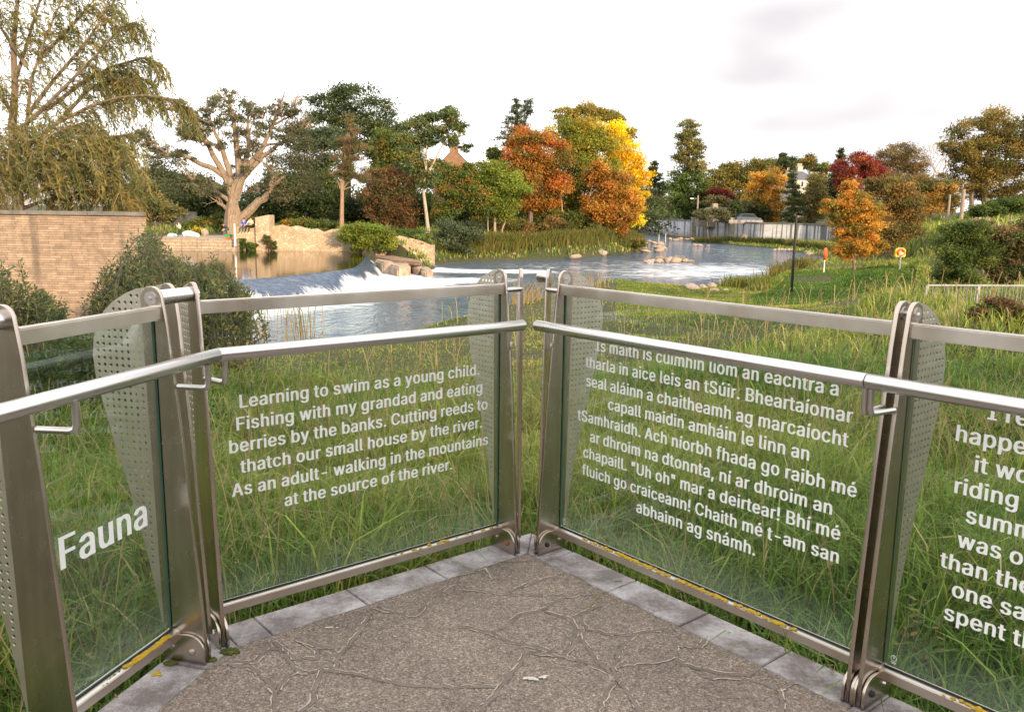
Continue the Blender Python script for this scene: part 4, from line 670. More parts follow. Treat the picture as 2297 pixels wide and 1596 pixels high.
# ------------------------------------------------------------------ far river wall with its piers
qa = [(G(x, y, ZD), x) for x, y in ((1405, 519), (1553, 535), (1640, 541), (1700, 545), (1800, 548), (1880, 552), (1960, 556))]
t = empty('river_wall', qa[0][0], 'long grey concrete river wall with dark vertical streaks', 'wall'); org = qa[0][0]
m = MB(); cp = MB(); zt = 0
tops = {1405: 491, 1553: 495.5, 1640: 499, 1700: 501.5, 1800: 504, 1880: 507, 1960: 510}
for (p, xa), (q, xb) in zip(qa, qa[1:]):
    za = P(xa, tops[xa], p[1])[2]; zb = P(xb, tops[xb], q[1])[2]; a, b = p-org, q-org; nn = np.array([b[1]-a[1], a[0]-b[0], 0]); nn = nn/np.linalg.norm(nn)*.5; nn = -nn if nn[0] < 0 else nn
    for mm, z0, z1, off in ((m, -.3, None, 0), (cp, None, None, 1)):
        A0, A1 = (z0, za-ZD) if off == 0 else (za-ZD+.003, za-ZD+.18); B0, B1 = (z0, zb-ZD) if off == 0 else (zb-ZD+.003, zb-ZD+.18); e = nn*.2*off
        mm.add([(*(a-e)[:2], A0), (*(b-e)[:2], B0), (*(b+nn+e)[:2], B0), (*(a+nn+e)[:2], A0), (*(a-e)[:2], A1), (*(b-e)[:2], B1), (*(b+nn+e)[:2], B1), (*(a+nn+e)[:2], A1)], [(3, 2, 1, 0), (4, 5, 6, 7), (0, 1, 5, 4), (1, 2, 6, 5), (2, 3, 7, 6), (3, 0, 4, 7)])
m.build('wall', CONC, t); cp.build('coping', CONCD, t)
for x, yb, yt, w_ in ((1553, 536, 495, 8), (1640, 541, 497, 11)):
    p = G(x, yb, ZD); h = P(x, yt, p[1])[2]-ZD+.4; k = w_*p[1]/F/2; m = MB(); m.box((-k, -.7, -.3), (k, .15, h)); m.box((-k-.08, -.78, h), (k+.08, .2, h+.2)); m.build('pier', CONCP, t, loc=p-org)
p = G(1666, 544, ZD); m = MB(); k = .74*p[1]/F; m.prism([(-14*k, 0), (14*k, 0), (11*k, 16*k), (4*k, 22*k), (-6*k, 22*k), (-13*k, 12*k)], 'y', -1., .4); m.prism([(-9*k, 22*k), (7*k, 22*k), (7*k, 24*k), (-9*k, 24*k)], 'y', -1.1, .4); tag(m.build('outfall_block', CONCP, loc=p, bevel=.1), 'weathered stone outfall block at the foot of the river wall', 'outfall')
wallstrip('parapet_wall', 'short pale parapet on top of the river wall behind the right pier', 'wall', [(1636, 493), (1700, 493.5), (1712, 494)], .2, 130, .4, CONC)
wallstrip('bridge_abutment', 'sloping grey rubble bridge abutment behind the river wall', 'bridge', [(1568, 492), (1578, 480), (1592, 466), (1606, 464), (1628, 465), (1634, 492)], -.5, 138, 3., GREYRUB)
wallstrip('gate_pier', 'small square cream pier on top of the grey abutment', 'pier', [(1600, 457), (1601, 456), (1610, 456), (1611, 457)], 2.2, 137, .8, CONCP)
# ------------------------------------------------------------------ houses
def house(name, label, x0, x1, yb, ye, yr, d, walls, roof, depth=7., hip=.22, chim=(), wins=(), rot=0., cat='house'):
    a, b = P(x0, yb, d), P(x1, yb, d); W_ = abs(b[0]-a[0]); org = (a+b)/2; k = d/F; he = (yb-ye)*k; hr = (yb-yr)*k; t = empty(name, org, label, cat); t.rotation_euler.z = rot
    m = MB(); m.box((-W_/2, 0, -2.), (W_/2, depth, he)); m.build('wall', walls, t); m = MB(); e = .35; r = [(-W_/2-e, -e, he+.003), (W_/2+e, -e, he+.003), (W_/2+e, depth+e, he+.003), (-W_/2-e, depth+e, he+.003), (-W_/2+hip*W_, depth/2, hr), (W_/2-hip*W_, depth/2, hr)]
    m.add(r, [(3, 2, 1, 0), (0, 1, 5, 4), (1, 2, 5), (2, 3, 4, 5), (3, 0, 4)]); rf = m.build('roof', roof, t)
    for cx, yt, w_, pots in chim:
        c = P(cx, yt, d)[0]-org[0]; ht = (yb-yt)*k; q = w_*k/2; m = MB(); m.box((c-q, depth/2-.45, hr-1.4), (c+q, depth/2+.45, ht)); m.box((c-q-.08, depth/2-.53, ht), (c+q+.08, depth/2+.53, ht+.15)); ch = m.build('chimney', walls, rf)
        for i in range(pots): px = c-q+q*2*(i+.5)/pots; MB().tube([(px, depth/2, ht+.15), (px, depth/2, ht+.75)], [.15, .12], 8).build('chimney_pot', POT, ch)
    for cx, yt, wd, ht in wins:
        c = P(cx, yt, d)[0]-org[0]; z = (yb-yt)*k; q = wd*k/2; m = MB(); m.box((c-q, -.06, z-ht*k), (c+q, .05, z)); f = m.build('window', WHITE, t); m = MB(); m.box((c-q*.55, -.075, z-ht*k*.9), (c+q*.55, -.061, z-ht*k*.1)); m.build('pane', WINDOW, f)
    return t
house('hillside_house', 'cream house with slate roof and chimney pots among the far trees', 1778, 1826, 475, 405, 384, 185, RENDER, SLATE, 8, .2, ((1791, 386, 11, 3), (1818, 376, 12, 4)), ((1799, 408, 11, 14), (1800, 434, 11, 18)), .25)
house('cottage', 'low white house with grey roof half hidden below the cream house', 1742, 1800, 500, 478, 465, 165, RENDER, SLATE, 6, .1)
house('roadside_house', 'low white house with dark roof at the far end of the river wall', 1415, 1447, 500, 487, 482, 190, WHITE, SLATE, 6, .05)
house('industrial_shed', 'pale grey roofed shed beyond the left trees', 285, 345, 470, 414, 402, 150, CONCP, noisy('pale_sheet_roof', (.5, .49, .5), (.6, .59, .6), 2, .6, 0), 14, .02, cat='shed')
a = P(1018, 480, 118); t = empty('gabled_house', a, 'stone gable with a tall chimney showing above the trees', 'house'); k = 118/F
m = MB(); m.prism([(-46*k, -3), (46*k, -3), (46*k, 92*k), (4*k, 136*k), (-4*k, 136*k), (-46*k, 92*k)], 'y', 0, 9); m.build('wall', BRICKW, t)
m = MB(); m.prism([(-49*k, 90*k), (0, 139*k), (0, 143*k), (-51*k, 91*k)], 'y', .25, 9.3); m.prism([(49*k, 90*k), (51*k, 91*k), (0, 143*k), (0, 139*k)], 'y', .25, 9.3); rf = m.build('roof', SLATE, t)
m = MB(); m.box((-9*k, .02, 130*k), (9*k, .9, 158*k)); m.box((-11*k, -.05, 158*k), (11*k, 1., 161*k)); ch = m.build('chimney', BRICKW, rf)
for x in (-5, 5): MB().tube([(x*k, .45, 161*k), (x*k, .45, 167*k)], [.16, .13], 8).build('chimney_pot', POT, ch)
# unseen building added behind the viewpoint to shade platform and near grass
t = empty('shading_building', (9, -13, -.4), 'unseen long brown stone building with a slate roof added behind the viewing platform for shade', 'building'); m = MB(); m.box((-19, -9, -1), (21, 0, 5.8)); m.build('wall', WALLST, t)
m = MB(); m.add([(-19.5, .6, 5.81), (21.5, .6, 5.81), (21.5, -9.6, 5.81), (-19.5, -9.6, 5.81), (-17, -4.5, 8.1), (19, -4.5, 8.1)], [(0, 1, 2, 3), (1, 0, 4, 5), (3, 2, 5, 4), (0, 3, 4), (2, 1, 5)]); m.build('roof', SLATE, t)
for x in range(-16, 20, 4):
    m = MB(); m.box((x-.7, -.02, 1.6), (x+.7, .06, 3.6)); f = m.build('window', WHITE, t); m = MB(); m.box((x-.6, .061, 1.7), (x+.6, .075, 3.5)); m.build('pane', WINDOW, f)
# parked car on the river road
a = P(1680, 500, 132); t = empty('parked_car', a, 'dark blue parked car showing its roof above the river wall', 'car')
m = MB(); m.prism([(-1.9, .3), (1.9, .3), (1.95, .75), (1.2, .85), (.7, 1.42), (-.9, 1.45), (-1.5, .95), (-1.95, .85)], 'y', 0, 1.7); m.build('body', noisy('blue_car_paint', (.05, .08, .13), (.06, .09, .15), 3, .3, 0), t, bevel=.08, smooth=True)
m = MB(); m.prism([(-1.35, .93), (1.1, .88), (.66, 1.35), (-.86, 1.38)], 'y', -.012, -.004); m.build('window', WINDOW, t)
for x in (-1.2, 1.2): w_ = MB().tube([(x, -.03, .32), (x, .2, .32)], .32, 16).build('wheel', RUBBER, t, smooth=True)
# far hill
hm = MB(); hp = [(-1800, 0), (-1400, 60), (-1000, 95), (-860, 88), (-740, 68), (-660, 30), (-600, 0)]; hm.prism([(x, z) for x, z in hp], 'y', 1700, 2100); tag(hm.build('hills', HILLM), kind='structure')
# ------------------------------------------------------------------ posts, rings, fence and other street furniture
def late(fn): LATE.append(fn)
def base_at(x, y, d):
    p = P(x, y, d); ctrl(p); return p
pb = base_at(1775, 655, 37)
def _pole():
    t = empty('black_post', pb, 'tall plain black metal post standing in the riverside grass', 'post'); h = P(1786, 489, 37)[2]-pb[2]
    MB().tube([(0, 0, -.3), (0, 0, .5), (0, 0, h)], [.066, .062, .052], 14).build('post', BLACKP, t, smooth=True); MB().tube([(0, 0, h), (0, 0, h+.10), (0, 0, h+.12)], [.058, .058, .03], 14).build('cap', BLACKP, t, smooth=True)
late(_pole)
def torus(R0, r0, n=24, k=10):
    m = MB(); v = [((R0+r0*math.cos(b))*math.cos(a), r0*math.sin(b), (R0+r0*math.cos(b))*math.sin(a)) for a in np.linspace(0, 2*math.pi, n+1)[:-1] for b in np.linspace(0, 2*math.pi, k+1)[:-1]]
    return m.add(v, [(i*k+j, i*k+(j+1) % k, ((i+1) % n)*k+(j+1) % k, ((i+1) % n)*k+j) for i in range(n) for j in range(k)])
lb = base_at(1848, 607, 47)
def _ring():
    t = empty('lifebuoy_post', lb, 'orange red life ring on a thin white post by the river', 'life ring'); h = P(1850, 569, 47)[2]-lb[2]
    MB().tube([(0, 0, -.2), (0, 0, h+.2)], .030, 10).build('post', WHITE, t, smooth=True); o = torus(.25, .09).build('ring', RED, t, smooth=True); o.location = (-.03, -.12, h); o.rotation_euler.z = R(66); m = MB(); m.box((-.25, .0, -.28), (.25, .05, .28)); b = m.build('back_board', RED, t, bevel=.02); b.location = (0.03, -.06, h); b.rotation_euler.z = R(66)
late(_ring)
yb = P(2018, 566, 38); yg = base_at(2018, 600, 38)
def _yel():
    t = empty('lifebuoy_housing', yg, 'yellow lifebuoy box with a red ring in the scrub on the right bank', 'life ring'); h = yb[2]-yg[2]
    MB().tube([(0, 0, -.3), (0, 0, h-.18)], .035, 8).build('post', GALV, t); m = MB(); pr = [(-.22, -.20), (.22, -.20), (.22, .10), (.13, .20), (-.10, .20), (-.22, .12)]; m.prism(pr, 'y', 0, .16); b = m.build('box', YEL, t, bevel=.02); b.location.z = h
    o = torus(.13, .05).build('ring', RED, t, smooth=True); o.location = (0, -.03, h+.01); MB().prism([(-.12, -.14), (.12, -.14), (.1, 0), (-.1, .0)], 'y', -.07, -.05).build('plate', noisy('pale_yellow_label', (.7, .6, .3), (.8, .7, .4), 9, .5, 0), t, loc=(0, 0, h))
late(_yel)
ib = base_at(1170, 556, 80)
def _iring():
    t = empty('lifebuoy_post', ib, 'small yellow life ring standing among the reeds of the far bank', 'life ring'); h = P(1170, 535, 80)[2]-ib[2]
    MB().tube([(0, .05, -.3), (0, .05, h+.2)], .04, 8).build('post', WOODP, t); o = torus(.27, .10).build('ring', YEL, t, smooth=True); o.location = (0, -.1, h)
late(_iring)
def pole(name, label, x, yb_, yt, d, r, mat, cat='pole', arm=None, lamp=None, group=None):
    p = base_at(x, yb_, d)
    def mk():
        h = P(x, yt, d)[2]-p[2]; t = empty(name, p, label, cat, group); MB().tube([(0, 0, -.5), (0, 0, h)], [r, r*.8], 10).build('pole', mat, t, smooth=True)
        if arm: MB().tube([(0, 0, h-arm[1]), (arm[0]*.6, 0, h-arm[1]+.12), (arm[0], 0, h-arm[1]+.1)], .035, 6).build('arm', GALV, t); m = MB(); m.box((arm[0]-.55, -.12, h-arm[1]+.02), (arm[0]+.05, .12, h-arm[1]+.16)); m.build('lamp_head', WHITE, t, bevel=.03)
    late(mk)
pole('lamp_post', 'wooden street lamp post with a small white lamp above the river wall', 1563, 500, 438, 140, .16, WOODP, 'street lamp', (-.75, .6))
pole('utility_pole', 'thin grey pole beside the dark conifer at the far end of the wall', 1475, 496, 450, 168, .13, WOODP, arm=(-.6, .8))
pole('wooden_pole', 'slender weathered pole left of the thick one on the right slope', 2124, 510, 436, 72, .10, WOODP); pole('wooden_pole', 'thick pale weathered pole behind the green bush on the right', 2154, 508, 424, 72, .17, WOODP)
pole('white_post', 'thin white post standing on the quay beside the ruined wall', 527, 536, 501, 63.6, .07, WHITE, 'post')
pole('dark_post', 'thin black post among the trees of the far bank', 1041, 538, 497, 82, .07, BLACKP, 'post'); pole('dark_post', 'slim black post under the pine left of its bare trunk', 686, 508, 478, 78, .06, BLACKP, 'post')
for x in (1478, 1493): pole('slalom_pole', ('left' if x < 1480 else 'right')+' one of two small striped poles hung low by the far rocks', x, 534, 524, 128, .05, WHITE, 'pole')
fa, fb = P(2078, 662, 22.), P(2420, 664, 22.5); ctrl(fa); ctrl(fb)
def _fence():
    z0 = min(fa[2], fb[2])-.35; t = empty('metal_fence', (fa[0], fa[1], z0), 'low galvanised railing half buried in tall grass at the right', 'fence'); L_ = fb[0]-fa[0]; h = P(2078, 640, 22)[2]-z0
    MB().tube([(0, 0, h), (L_, .5, h)], .026, 8).build('top_rail', GALV, t, smooth=True)
    for i in range(4): s = L_*i/3; m = MB(); m.box((s-.035, .5*i/3-.02, -.3), (s+.035, .5*i/3+.02, h)); m.build('fence_post', GALV, t)
    for i in range(40): s = L_*(i+.5)/40; MB().tube([(s, .5*(i+.5)/40, .0), (s, .5*(i+.5)/40, h-.01)], .009, 5).build('picket', GALV, t)
late(_fence)
ra, rb = P(2236, 500, 58), P(2330, 484, 58); ctrl(P(2236, 508, 58)); ctrl(P(2330, 494, 58))
def _hr():
    t = empty('handrail', ra, 'thin galvanised handrail climbing the hedge bank at the right edge', 'handrail'); v = rb-ra; MB().tube([(0, 0, 0), tuple(v)], .035, 8).build('rail', GALV, t)
    for f in (.05, .4, .75): q = v*f; MB().tube([(q[0], q[1], q[2]), (q[0], q[1], q[2]-1.3)], .03, 6).build('post', GALV, t)
late(_hr)
# stones and crate on the quay
rock(427, 531, 0, 40, 16, 'white rock heap behind the walking person', mi=2, d=68.5); rock(442, 531.5, 0, 14, 7, 'small white stone at the right end of the white heap', mi=2, d=67.5); rock(386, 531, 0, 24, 9, 'low white slab of rock left of the walking person', mi=2, d=69.5); rock(460, 530, 0, 17, 20, 'upright buff stone block on the quay', mi=0, d=71)
cp_ = P(512, 536, 64.6); t = empty('crate', cp_, 'small green and red crate at the edge of the quay', 'crate'); GRN = noisy('green_plastic', (.03, .22, .06), (.05, .30, .08), 5, .5, 0); m = MB(); m.box((-.26, 0, .13), (.26, .35, .36)); m.build('box', GRN, t, bevel=.02); m = MB(); m.box((-.22, -.02, 0), (.24, .36, .128)); m.build('base', RED, t, bevel=.02)
# ------------------------------------------------------------------ people
SKIN = noisy('skin', (.55, .32, .23), (.60, .36, .26), 8, .6, 0)
def cloth(n, c): return noisy(n, tuple(q*.85 for q in c), c, 14, .9, .2)
def figure(label, loc, sc, J, mats, hair):
    """J: joints (x, y, z, radius, parent, material); one skinned surface"""
    me = bpy.data.meshes.new('person'); names = list(J); ix = {n: i for i, n in enumerate(names)}
    me.from_pydata([J[n][:3] for n in names], [(ix[J[n][4]], ix[n]) for n in names if J[n][4]], []); o = bpy.data.objects.new('person', me); link(o)
    md = o.modifiers.new('s', 'SKIN'); sb = o.modifiers.new('u', 'SUBSURF'); sb.levels = sb.render_levels = 2
    for i, n in enumerate(names): me.skin_vertices[0].data[i].radius = (J[n][3],)*2; me.skin_vertices[0].data[i].use_root = (i == 0)
    bpy.context.view_layer.update(); m2 = bpy.data.meshes.new_from_object(o.evaluated_get(bpy.context.evaluated_depsgraph_get())); bpy.data.objects.remove(o)
    m2.materials.clear(); ms_ = list(mats)
    for k in ms_: m2.materials.append(mats[k])
    for p in m2.polygons:
        p.use_smooth = True; c = p.center; best = 9
        for n in names:
            a = Vector(J[n][:3]); b = Vector(J[J[n][4]][:3]) if J[n][4] else a; ab = a-b; tt_ = max(0, min(1, (c-b).dot(ab)/(ab.length_squared+1e-9))); dd = (c-b-ab*tt_).length
            if dd < best: best = dd; p.material_index = ms_.index(J[n][5])
    o = bpy.data.objects.new('person', m2); link(o); o.location = loc; o.scale = (sc,)*3; tag(o, label, 'person')
    h = Vector(J['head'][:3]); m = MB(); m.ball((h.x+hair[0], h.y+hair[1], h.z+.045), (.098, .10, .095), 10, 7); m.build('hair', noisy('dark_hair', (.02, .014, .01), (.035, .025, .018), 20, .7, 0), o, smooth=True)
    m = MB(); f = hair[2]; m.ball((h.x+f[0]*.10, h.y+f[1]*.10, h.z-.01), (.018, .018, .022), 6, 4); m.build('nose', SKIN, o, smooth=True)
    return o
TR = cloth('dark_trousers', (.035, .05, .065))
J1 = dict(hip=(0, 0, .86, .13, None, 't'), waist=(-.01, 0, 1.0, .13, 'hip', 's'), chest=(-.02, 0, 1.26, .145, 'waist', 's'), neck=(-.06, 0, 1.47, .06, 'chest', 'k'), head=(-.10, 0, 1.62, .105, 'neck', 'k'),
 shl=(-.02, -.17, 1.38, .07, 'chest', 's'), ell=(-.16, -.22, 1.14, .05, 'shl', 's'), wrl=(-.30, -.12, 1.30, .034, 'ell', 'k'), hal=(-.28, -.06, 1.42, .036, 'wrl', 'k'), shr=(-.02, .17, 1.38, .07, 'chest', 's'), elr=(.06, .23, 1.12, .05, 'shr', 's'), wrr=(-.04, .24, .92, .034, 'elr', 'k'), har=(-.06, .24, .82, .036, 'wrr', 'k'),
 thl=(-.02, -.09, .84, .10, 'hip', 't'), knl=(-.14, -.10, .48, .068, 'thl', 't'), anl=(-.18, -.10, .09, .045, 'knl', 't'), fol=(-.33, -.10, .04, .035, 'anl', 't'), thr=(.02, .09, .84, .10, 'hip', 't'), knr=(.08, .10, .47, .068, 'thr', 't'), anr=(.27, .10, .12, .045, 'knr', 't'), for_=(.17, .10, .04, .035, 'anr', 't'))
figure('person walking left in a pale pink top and dark trousers beside white rocks', P(404, 531.5, 67.2), .70, J1, dict(s=cloth('pale_pink_top', (.75, .62, .58)), t=TR, k=SKIN), (.02, 0, (-1, 0)))
def seated(lean, face):
    lx = lean; return dict(hip=(0, 0, .0, .14, None, 't'), waist=(lx*.25, .02, .17, .13, 'hip', 's'), chest=(lx*.7, .0, .42, .145, 'waist', 's'), neck=(lx, -.02, .60, .06, 'chest', 'k'), head=(lx*1.15, -.04, .75, .105, 'neck', 'k'),
 shl=(lx*.9-.18, 0, .52, .07, 'chest', 'a'), ell=(lx*.5-.26, -.06, .28, .05, 'shl', 'a'), wrl=(-.16, -.26, .16, .034, 'ell', 'k'), hal=(-.10, -.34, .16, .036, 'wrl', 'k'), shr=(lx*.9+.18, 0, .52, .07, 'chest', 'a'), elr=(lx*.5+.27, -.06, .28, .05, 'shr', 'a'), wrr=(.18, -.26, .16, .034, 'elr', 'k'), har=(.12, -.34, .16, .036, 'wrr', 'k'),
 thl=(-.10, -.06, .0, .10, 'hip', 't'), knl=(-.16, -.46, .02, .07, 'thl', 't'), anl=(-.22, -.46, -.40, .045, 'knl', 't'), fol=(-.26, -.60, -.44, .04, 'anl', 't'), thr=(.10, -.06, .0, .10, 'hip', 't'), knr=(.12, -.48, .02, .07, 'thr', 't'), anr=(.06, -.48, -.40, .045, 'knr', 't'), for_=(.06, -.62, -.44, .04, 'anr', 't'))
GT = cloth('grey_trousers', (.10, .11, .13)); figure('person in a blue top sitting on the ruined wall with legs hanging down', P(547, 509, 65.6), .80, seated(.02, 0), dict(s=cloth('blue_top', (.05, .11, .50)), a=cloth('blue_sleeve', (.05, .11, .45)), t=GT, k=SKIN), (0, .03, (0, -1)))
figure('person in an orange and white top sitting close against the stone turret', P(560, 508, 65.7), .85, seated(.13, 0), dict(s=cloth('orange_vest', (.75, .27, .04)), a=cloth('white_sleeve', (.75, .74, .72)), t=cloth('black_trousers', (.02, .02, .025)), k=SKIN), (0, .03, (0, -1)))
J3 = dict(hip=(.20, 0, .52, .14, None, 't'), waist=(.12, 0, .66, .13, 'hip', 's'), chest=(-.08, 0, .84, .15, 'waist', 's'), neck=(-.24, 0, .92, .06, 'chest', 'k'), head=(-.36, 0, .96, .105, 'neck', 'k'), shl=(-.10, -.17, .84, .07, 'chest', 's'), ell=(-.18, -.20, .58, .05, 'shl', 's'), wrl=(-.36, -.14, .44, .034, 'ell', 'k'), hal=(-.42, -.12, .38, .036, 'wrl', 'k'), shr=(-.10, .17, .84, .07, 'chest', 's'), elr=(-.20, .20, .58, .05, 'shr', 's'), wrr=(-.36, .14, .40, .034, 'elr', 'k'), har=(-.42, .12, .34, .036, 'wrr', 'k'),
 thl=(.18, -.10, .50, .10, 'hip', 't'), knl=(-.14, -.14, .44, .07, 'thl', 't'), anl=(.02, -.14, .09, .045, 'knl', 't'), fol=(-.12, -.14, .04, .04, 'anl', 't'), thr=(.18, .10, .50, .10, 'hip', 't'), knr=(-.12, .14, .42, .07, 'thr', 't'), anr=(.06, .14, .09, .045, 'knr', 't'), for_=(-.08, .14, .04, .04, 'anr', 't'))
figure('person in a dark jacket crouching on the quay beside the big tree', P(508, 526, 68.5), .80, J3, dict(s=cloth('navy_jacket', (.03, .045, .06)), t=cloth('blue_grey_trousers', (.07, .09, .10)), k=SKIN), (.02, 0, (-1, 0)))
# ------------------------------------------------------------------ trees of the far bank (positions are sight lines, distances in metres)
def cone(cx, top, bot, w0, w1, k=9, lean=0.): return [(cx+lean*(i/k-.5)+((-1)**i)*w1*.10*(i/k), top+(bot-top)*(i+.5)/k, w0+(w1-w0)*((i+.5)/k)**.9, (bot-top)/k*.62) for i in range(k)]
OAK = [((524, 500), (521, 470), (523, 440), (536, 372), (529, 300), (520, 250), (511, 212)), ((523, 442), (500, 385), (470, 330), (430, 270), (402, 232)), ((521, 430), (514, 380), (498, 330), (479, 288), (456, 242)), ((528, 445), (545, 390), (559, 330), (556, 280), (561, 226)), ((530, 440), (552, 380), (590, 330), (611, 280), (630, 240)), ((546, 398), (590, 350), (640, 318), (688, 284)), ((515, 452), (490, 432), (470, 426), (441, 416)), ((508, 398), (478, 378), (446, 366), (420, 352), (382, 346), (352, 340), (336, 318), (322, 303)), ((560, 330), (582, 300), (590, 262)), ((500, 340), (470, 318), (440, 306), (424, 308)), ((590, 330), (630, 320), (655, 300)), ((470, 330), (445, 310), (420, 300)), ((553, 430), (580, 424), (604, 414)), ((611, 280), (650, 262), (660, 248)), ((479, 288), (470, 258), (486, 228))]
OAKR = [.55, .36, .34, .36, .36, .28, .2, .27, .15, .14, .13, .12, .16, .12, .11]
TUFT = []; rq = random.Random(31)
for p_, r_ in zip(OAK, OAKR):
    n_ = len(p_)-1
    for k in range(n_*6):
        f = rq.uniform(.42, 1.04)*n_; i = min(int(f), n_-1); x = p_[i][0]+(p_[i+1][0]-p_[i][0])*(f-i); y = p_[i][1]+(p_[i+1][1]-p_[i][1])*(f-i); q = f/n_
        if rq.random() < q: TUFT.append((x+rq.gauss(0, 13), y+rq.gauss(-6, 9)*q, rq.uniform(8, 18), rq.uniform(6, 12), rq.gauss(0, 1.6)))
tree('evergreen_oak', 'huge spreading oak with bare pale limbs beside the ruined wall', 'tree', (527, 506), 74, TUFT+[(665, 345, 30, 34), (668, 400, 36, 36), (690, 330, 24, 40), (350, 375, 22, 20), (388, 372, 30, 20), (385, 415, 40, 26), (436, 405, 34, 28), (620, 365, 20, 20), (640, 430, 34, 26), (655, 290, 26, 26), (340, 335, 14, 12)], 'oliveg', 19000, .10, 1.0, [(524, 485), (522, 460), (525, 425)], OAKB, 60, paths=[(p, r, r*.12) for p, r in zip(OAK, OAKR)]+[(((536, 495), (570, 463), (604, 432), (613, 396), (600, 372)), .42, .16), (((612, 415), (640, 395)), .2, .08), (((516, 474), (502, 462), (488, 455)), .2, .12)], clump=.7, hollow=.1, depth=1.1, twig=130)
BK = 'trees and shrubs of the far bank'
tree('dark_tree', 'dark evergreen thicket left of the big oak trunk', 'tree', (400, 505), 88, [(370, 420, 60, 50), (440, 440, 70, 60), (330, 440, 45, 40), (480, 470, 60, 36)], 'dark', 11000, .15, .3)
tree('dark_tree', 'tall dark domed tree with sky showing through its crown', 'tree', (780, 505), 104, [(740, 240, 52, 42), (800, 222, 58, 34), (845, 262, 46, 44), (715, 290, 40, 44), (790, 300, 60, 50), (850, 320, 40, 50)], 'dark', 12500, .15, .5, [(780, 400), (785, 300), (800, 240)], BARKD, 18, clump=.34, hollow=.55)
tree('dark_tree', 'blackish green undergrowth tree right of the big oak', 'tree', (640, 505), 86, [(600, 470, 60, 44), (660, 450, 60, 60), (720, 440, 50, 70), (640, 400, 60, 50)], [(.02, .034, .012), (.035, .05, .016), (.06, .075, .02)], 11000, .15, .3)
tree('green_tree', 'grey green bushy tree filling the gap behind the oak and pine', 'tree', (720, 505), 92, [(700, 350, 40, 70), (735, 330, 36, 50), (705, 420, 40, 50)], [(.045, .065, .035), (.06, .075, .04), (.04, .055, .025)], 8000, .15, .3)
tree('pine_tree', 'reddish pine with a tall bare straight trunk', 'tree', (766, 506), 68, [(792, 290, 18, 14), (780, 315, 36, 16), (800, 335, 34, 14), (775, 350, 44, 16), (790, 372, 46, 15), (772, 390, 42, 14), (800, 398, 30, 12), (785, 268, 10, 14)], 'redpine', 8000, .10, .17, [(767, 470), (768, 400), (775, 330), (785, 275)], BARKR, 16, clump=.42, aspect=.22, hollow=.15, flat=.3)
tree('russet_tree', 'dull russet twiggy tree between the pine and the ash', 'tree', (870, 512), 78, [(850, 400, 46, 34), (880, 440, 56, 44), (830, 440, 36, 34), (905, 490, 36, 28), (905, 410, 34, 34), (850, 480, 34, 24)], [(.11, .055, .028), (.08, .055, .024), (.14, .075, .03), (.055, .06, .02)], 9000, .11, .16, limbs=24)
tree('green_tree', 'mid green tree behind the russet one', 'tree', (880, 505), 95, [(900, 345, 44, 40), (870, 390, 44, 40), (935, 380, 36, 40), (860, 330, 30, 40)], 'mixed', 8000, .15, .3)
tree('ash_tree', 'slender ash with pale forked trunk and airy crown', 'tree', (962, 520), 76, [(930, 275, 30, 24), (960, 262, 30, 20), (1000, 262, 34, 22), (1030, 290, 26, 18), (925, 320, 34, 28), (965, 310, 26, 30), (1010, 315, 20, 14), (1045, 330, 16, 10), (935, 365, 34, 26), (985, 290, 26, 16), (960, 400, 26, 26), (1005, 250, 20, 12)], [(.065, .09, .035), (.085, .105, .04), (.05, .075, .03), (.13, .12, .035)], 8500, .12, .15, [(955, 470), (950, 430), (955, 390), (957, 330), (962, 270)], BARKL, 20, clump=.4, hollow=.1, paths=[(((955, 400), (975, 360), (1000, 310), (1012, 270)), .09, .03), (((955, 350), (940, 310), (930, 275)), .07, .02)])
tree('green_tree', 'green tree with leaning pale stems under the stone gable', 'tree', (1000, 520), 80, [(1010, 420, 44, 34), (1050, 440, 44, 30), (985, 380, 30, 22), (1040, 385, 34, 22), (1075, 470, 34, 26), (1000, 470, 34, 30)], 'mixed', 9000, .12, .12, [(985, 490), (1005, 450), (1012, 425)], BARKL, 14, paths=[(((985, 495), (1000, 462), (1040, 445), (1075, 446)), .09, .03), (((1003, 445), (1040, 430), (1065, 428)), .06, .02)])
tree('green_tree', 'leafy yellow green sapling clump left of the rust tree', 'tree', (1110, 525), 82, [(1110, 400, 44, 44), (1090, 440, 40, 36), (1130, 460, 40, 36), (1150, 420, 40, 40)], 'lime', 9000, .12, .12, [(1110, 470), (1112, 410)], BARKL, 16, paths=[(((1125, 525), (1135, 490), (1128, 455)), .08, .04), (((1095, 520), (1093, 470)), .06, .04)])
tree('green_tree', 'soft green tree filling the view between the stone gable and the rust tree', 'tree', (1090, 522), 94, [(1080, 400, 40, 36), (1120, 375, 30, 34), (1060, 430, 34, 30), (1110, 345, 18, 18)], 'mixed', 9000, .14, .2)
tree('green_tree', 'dark green tree top between the domed tree and the airy ash', 'tree', (870, 505), 108, [(890, 310, 34, 30), (860, 345, 40, 40), (915, 340, 30, 36)], [(.05, .065, .022), (.07, .08, .03), (.09, .09, .03)], 8000, .16, .3)
tree('conifer', 'dark spiky conifer rising behind the rust coloured tree', 'tree', (1160, 505), 116, cone(1158, 222, 330, 8, 62, 9)+[(1185, 240, 12, 30), (1170, 380, 60, 70)], 'pine', 9500, .16, .35, [(1160, 400), (1160, 230)], BARKD, 20, clump=.32, aspect=.3, hollow=.2)
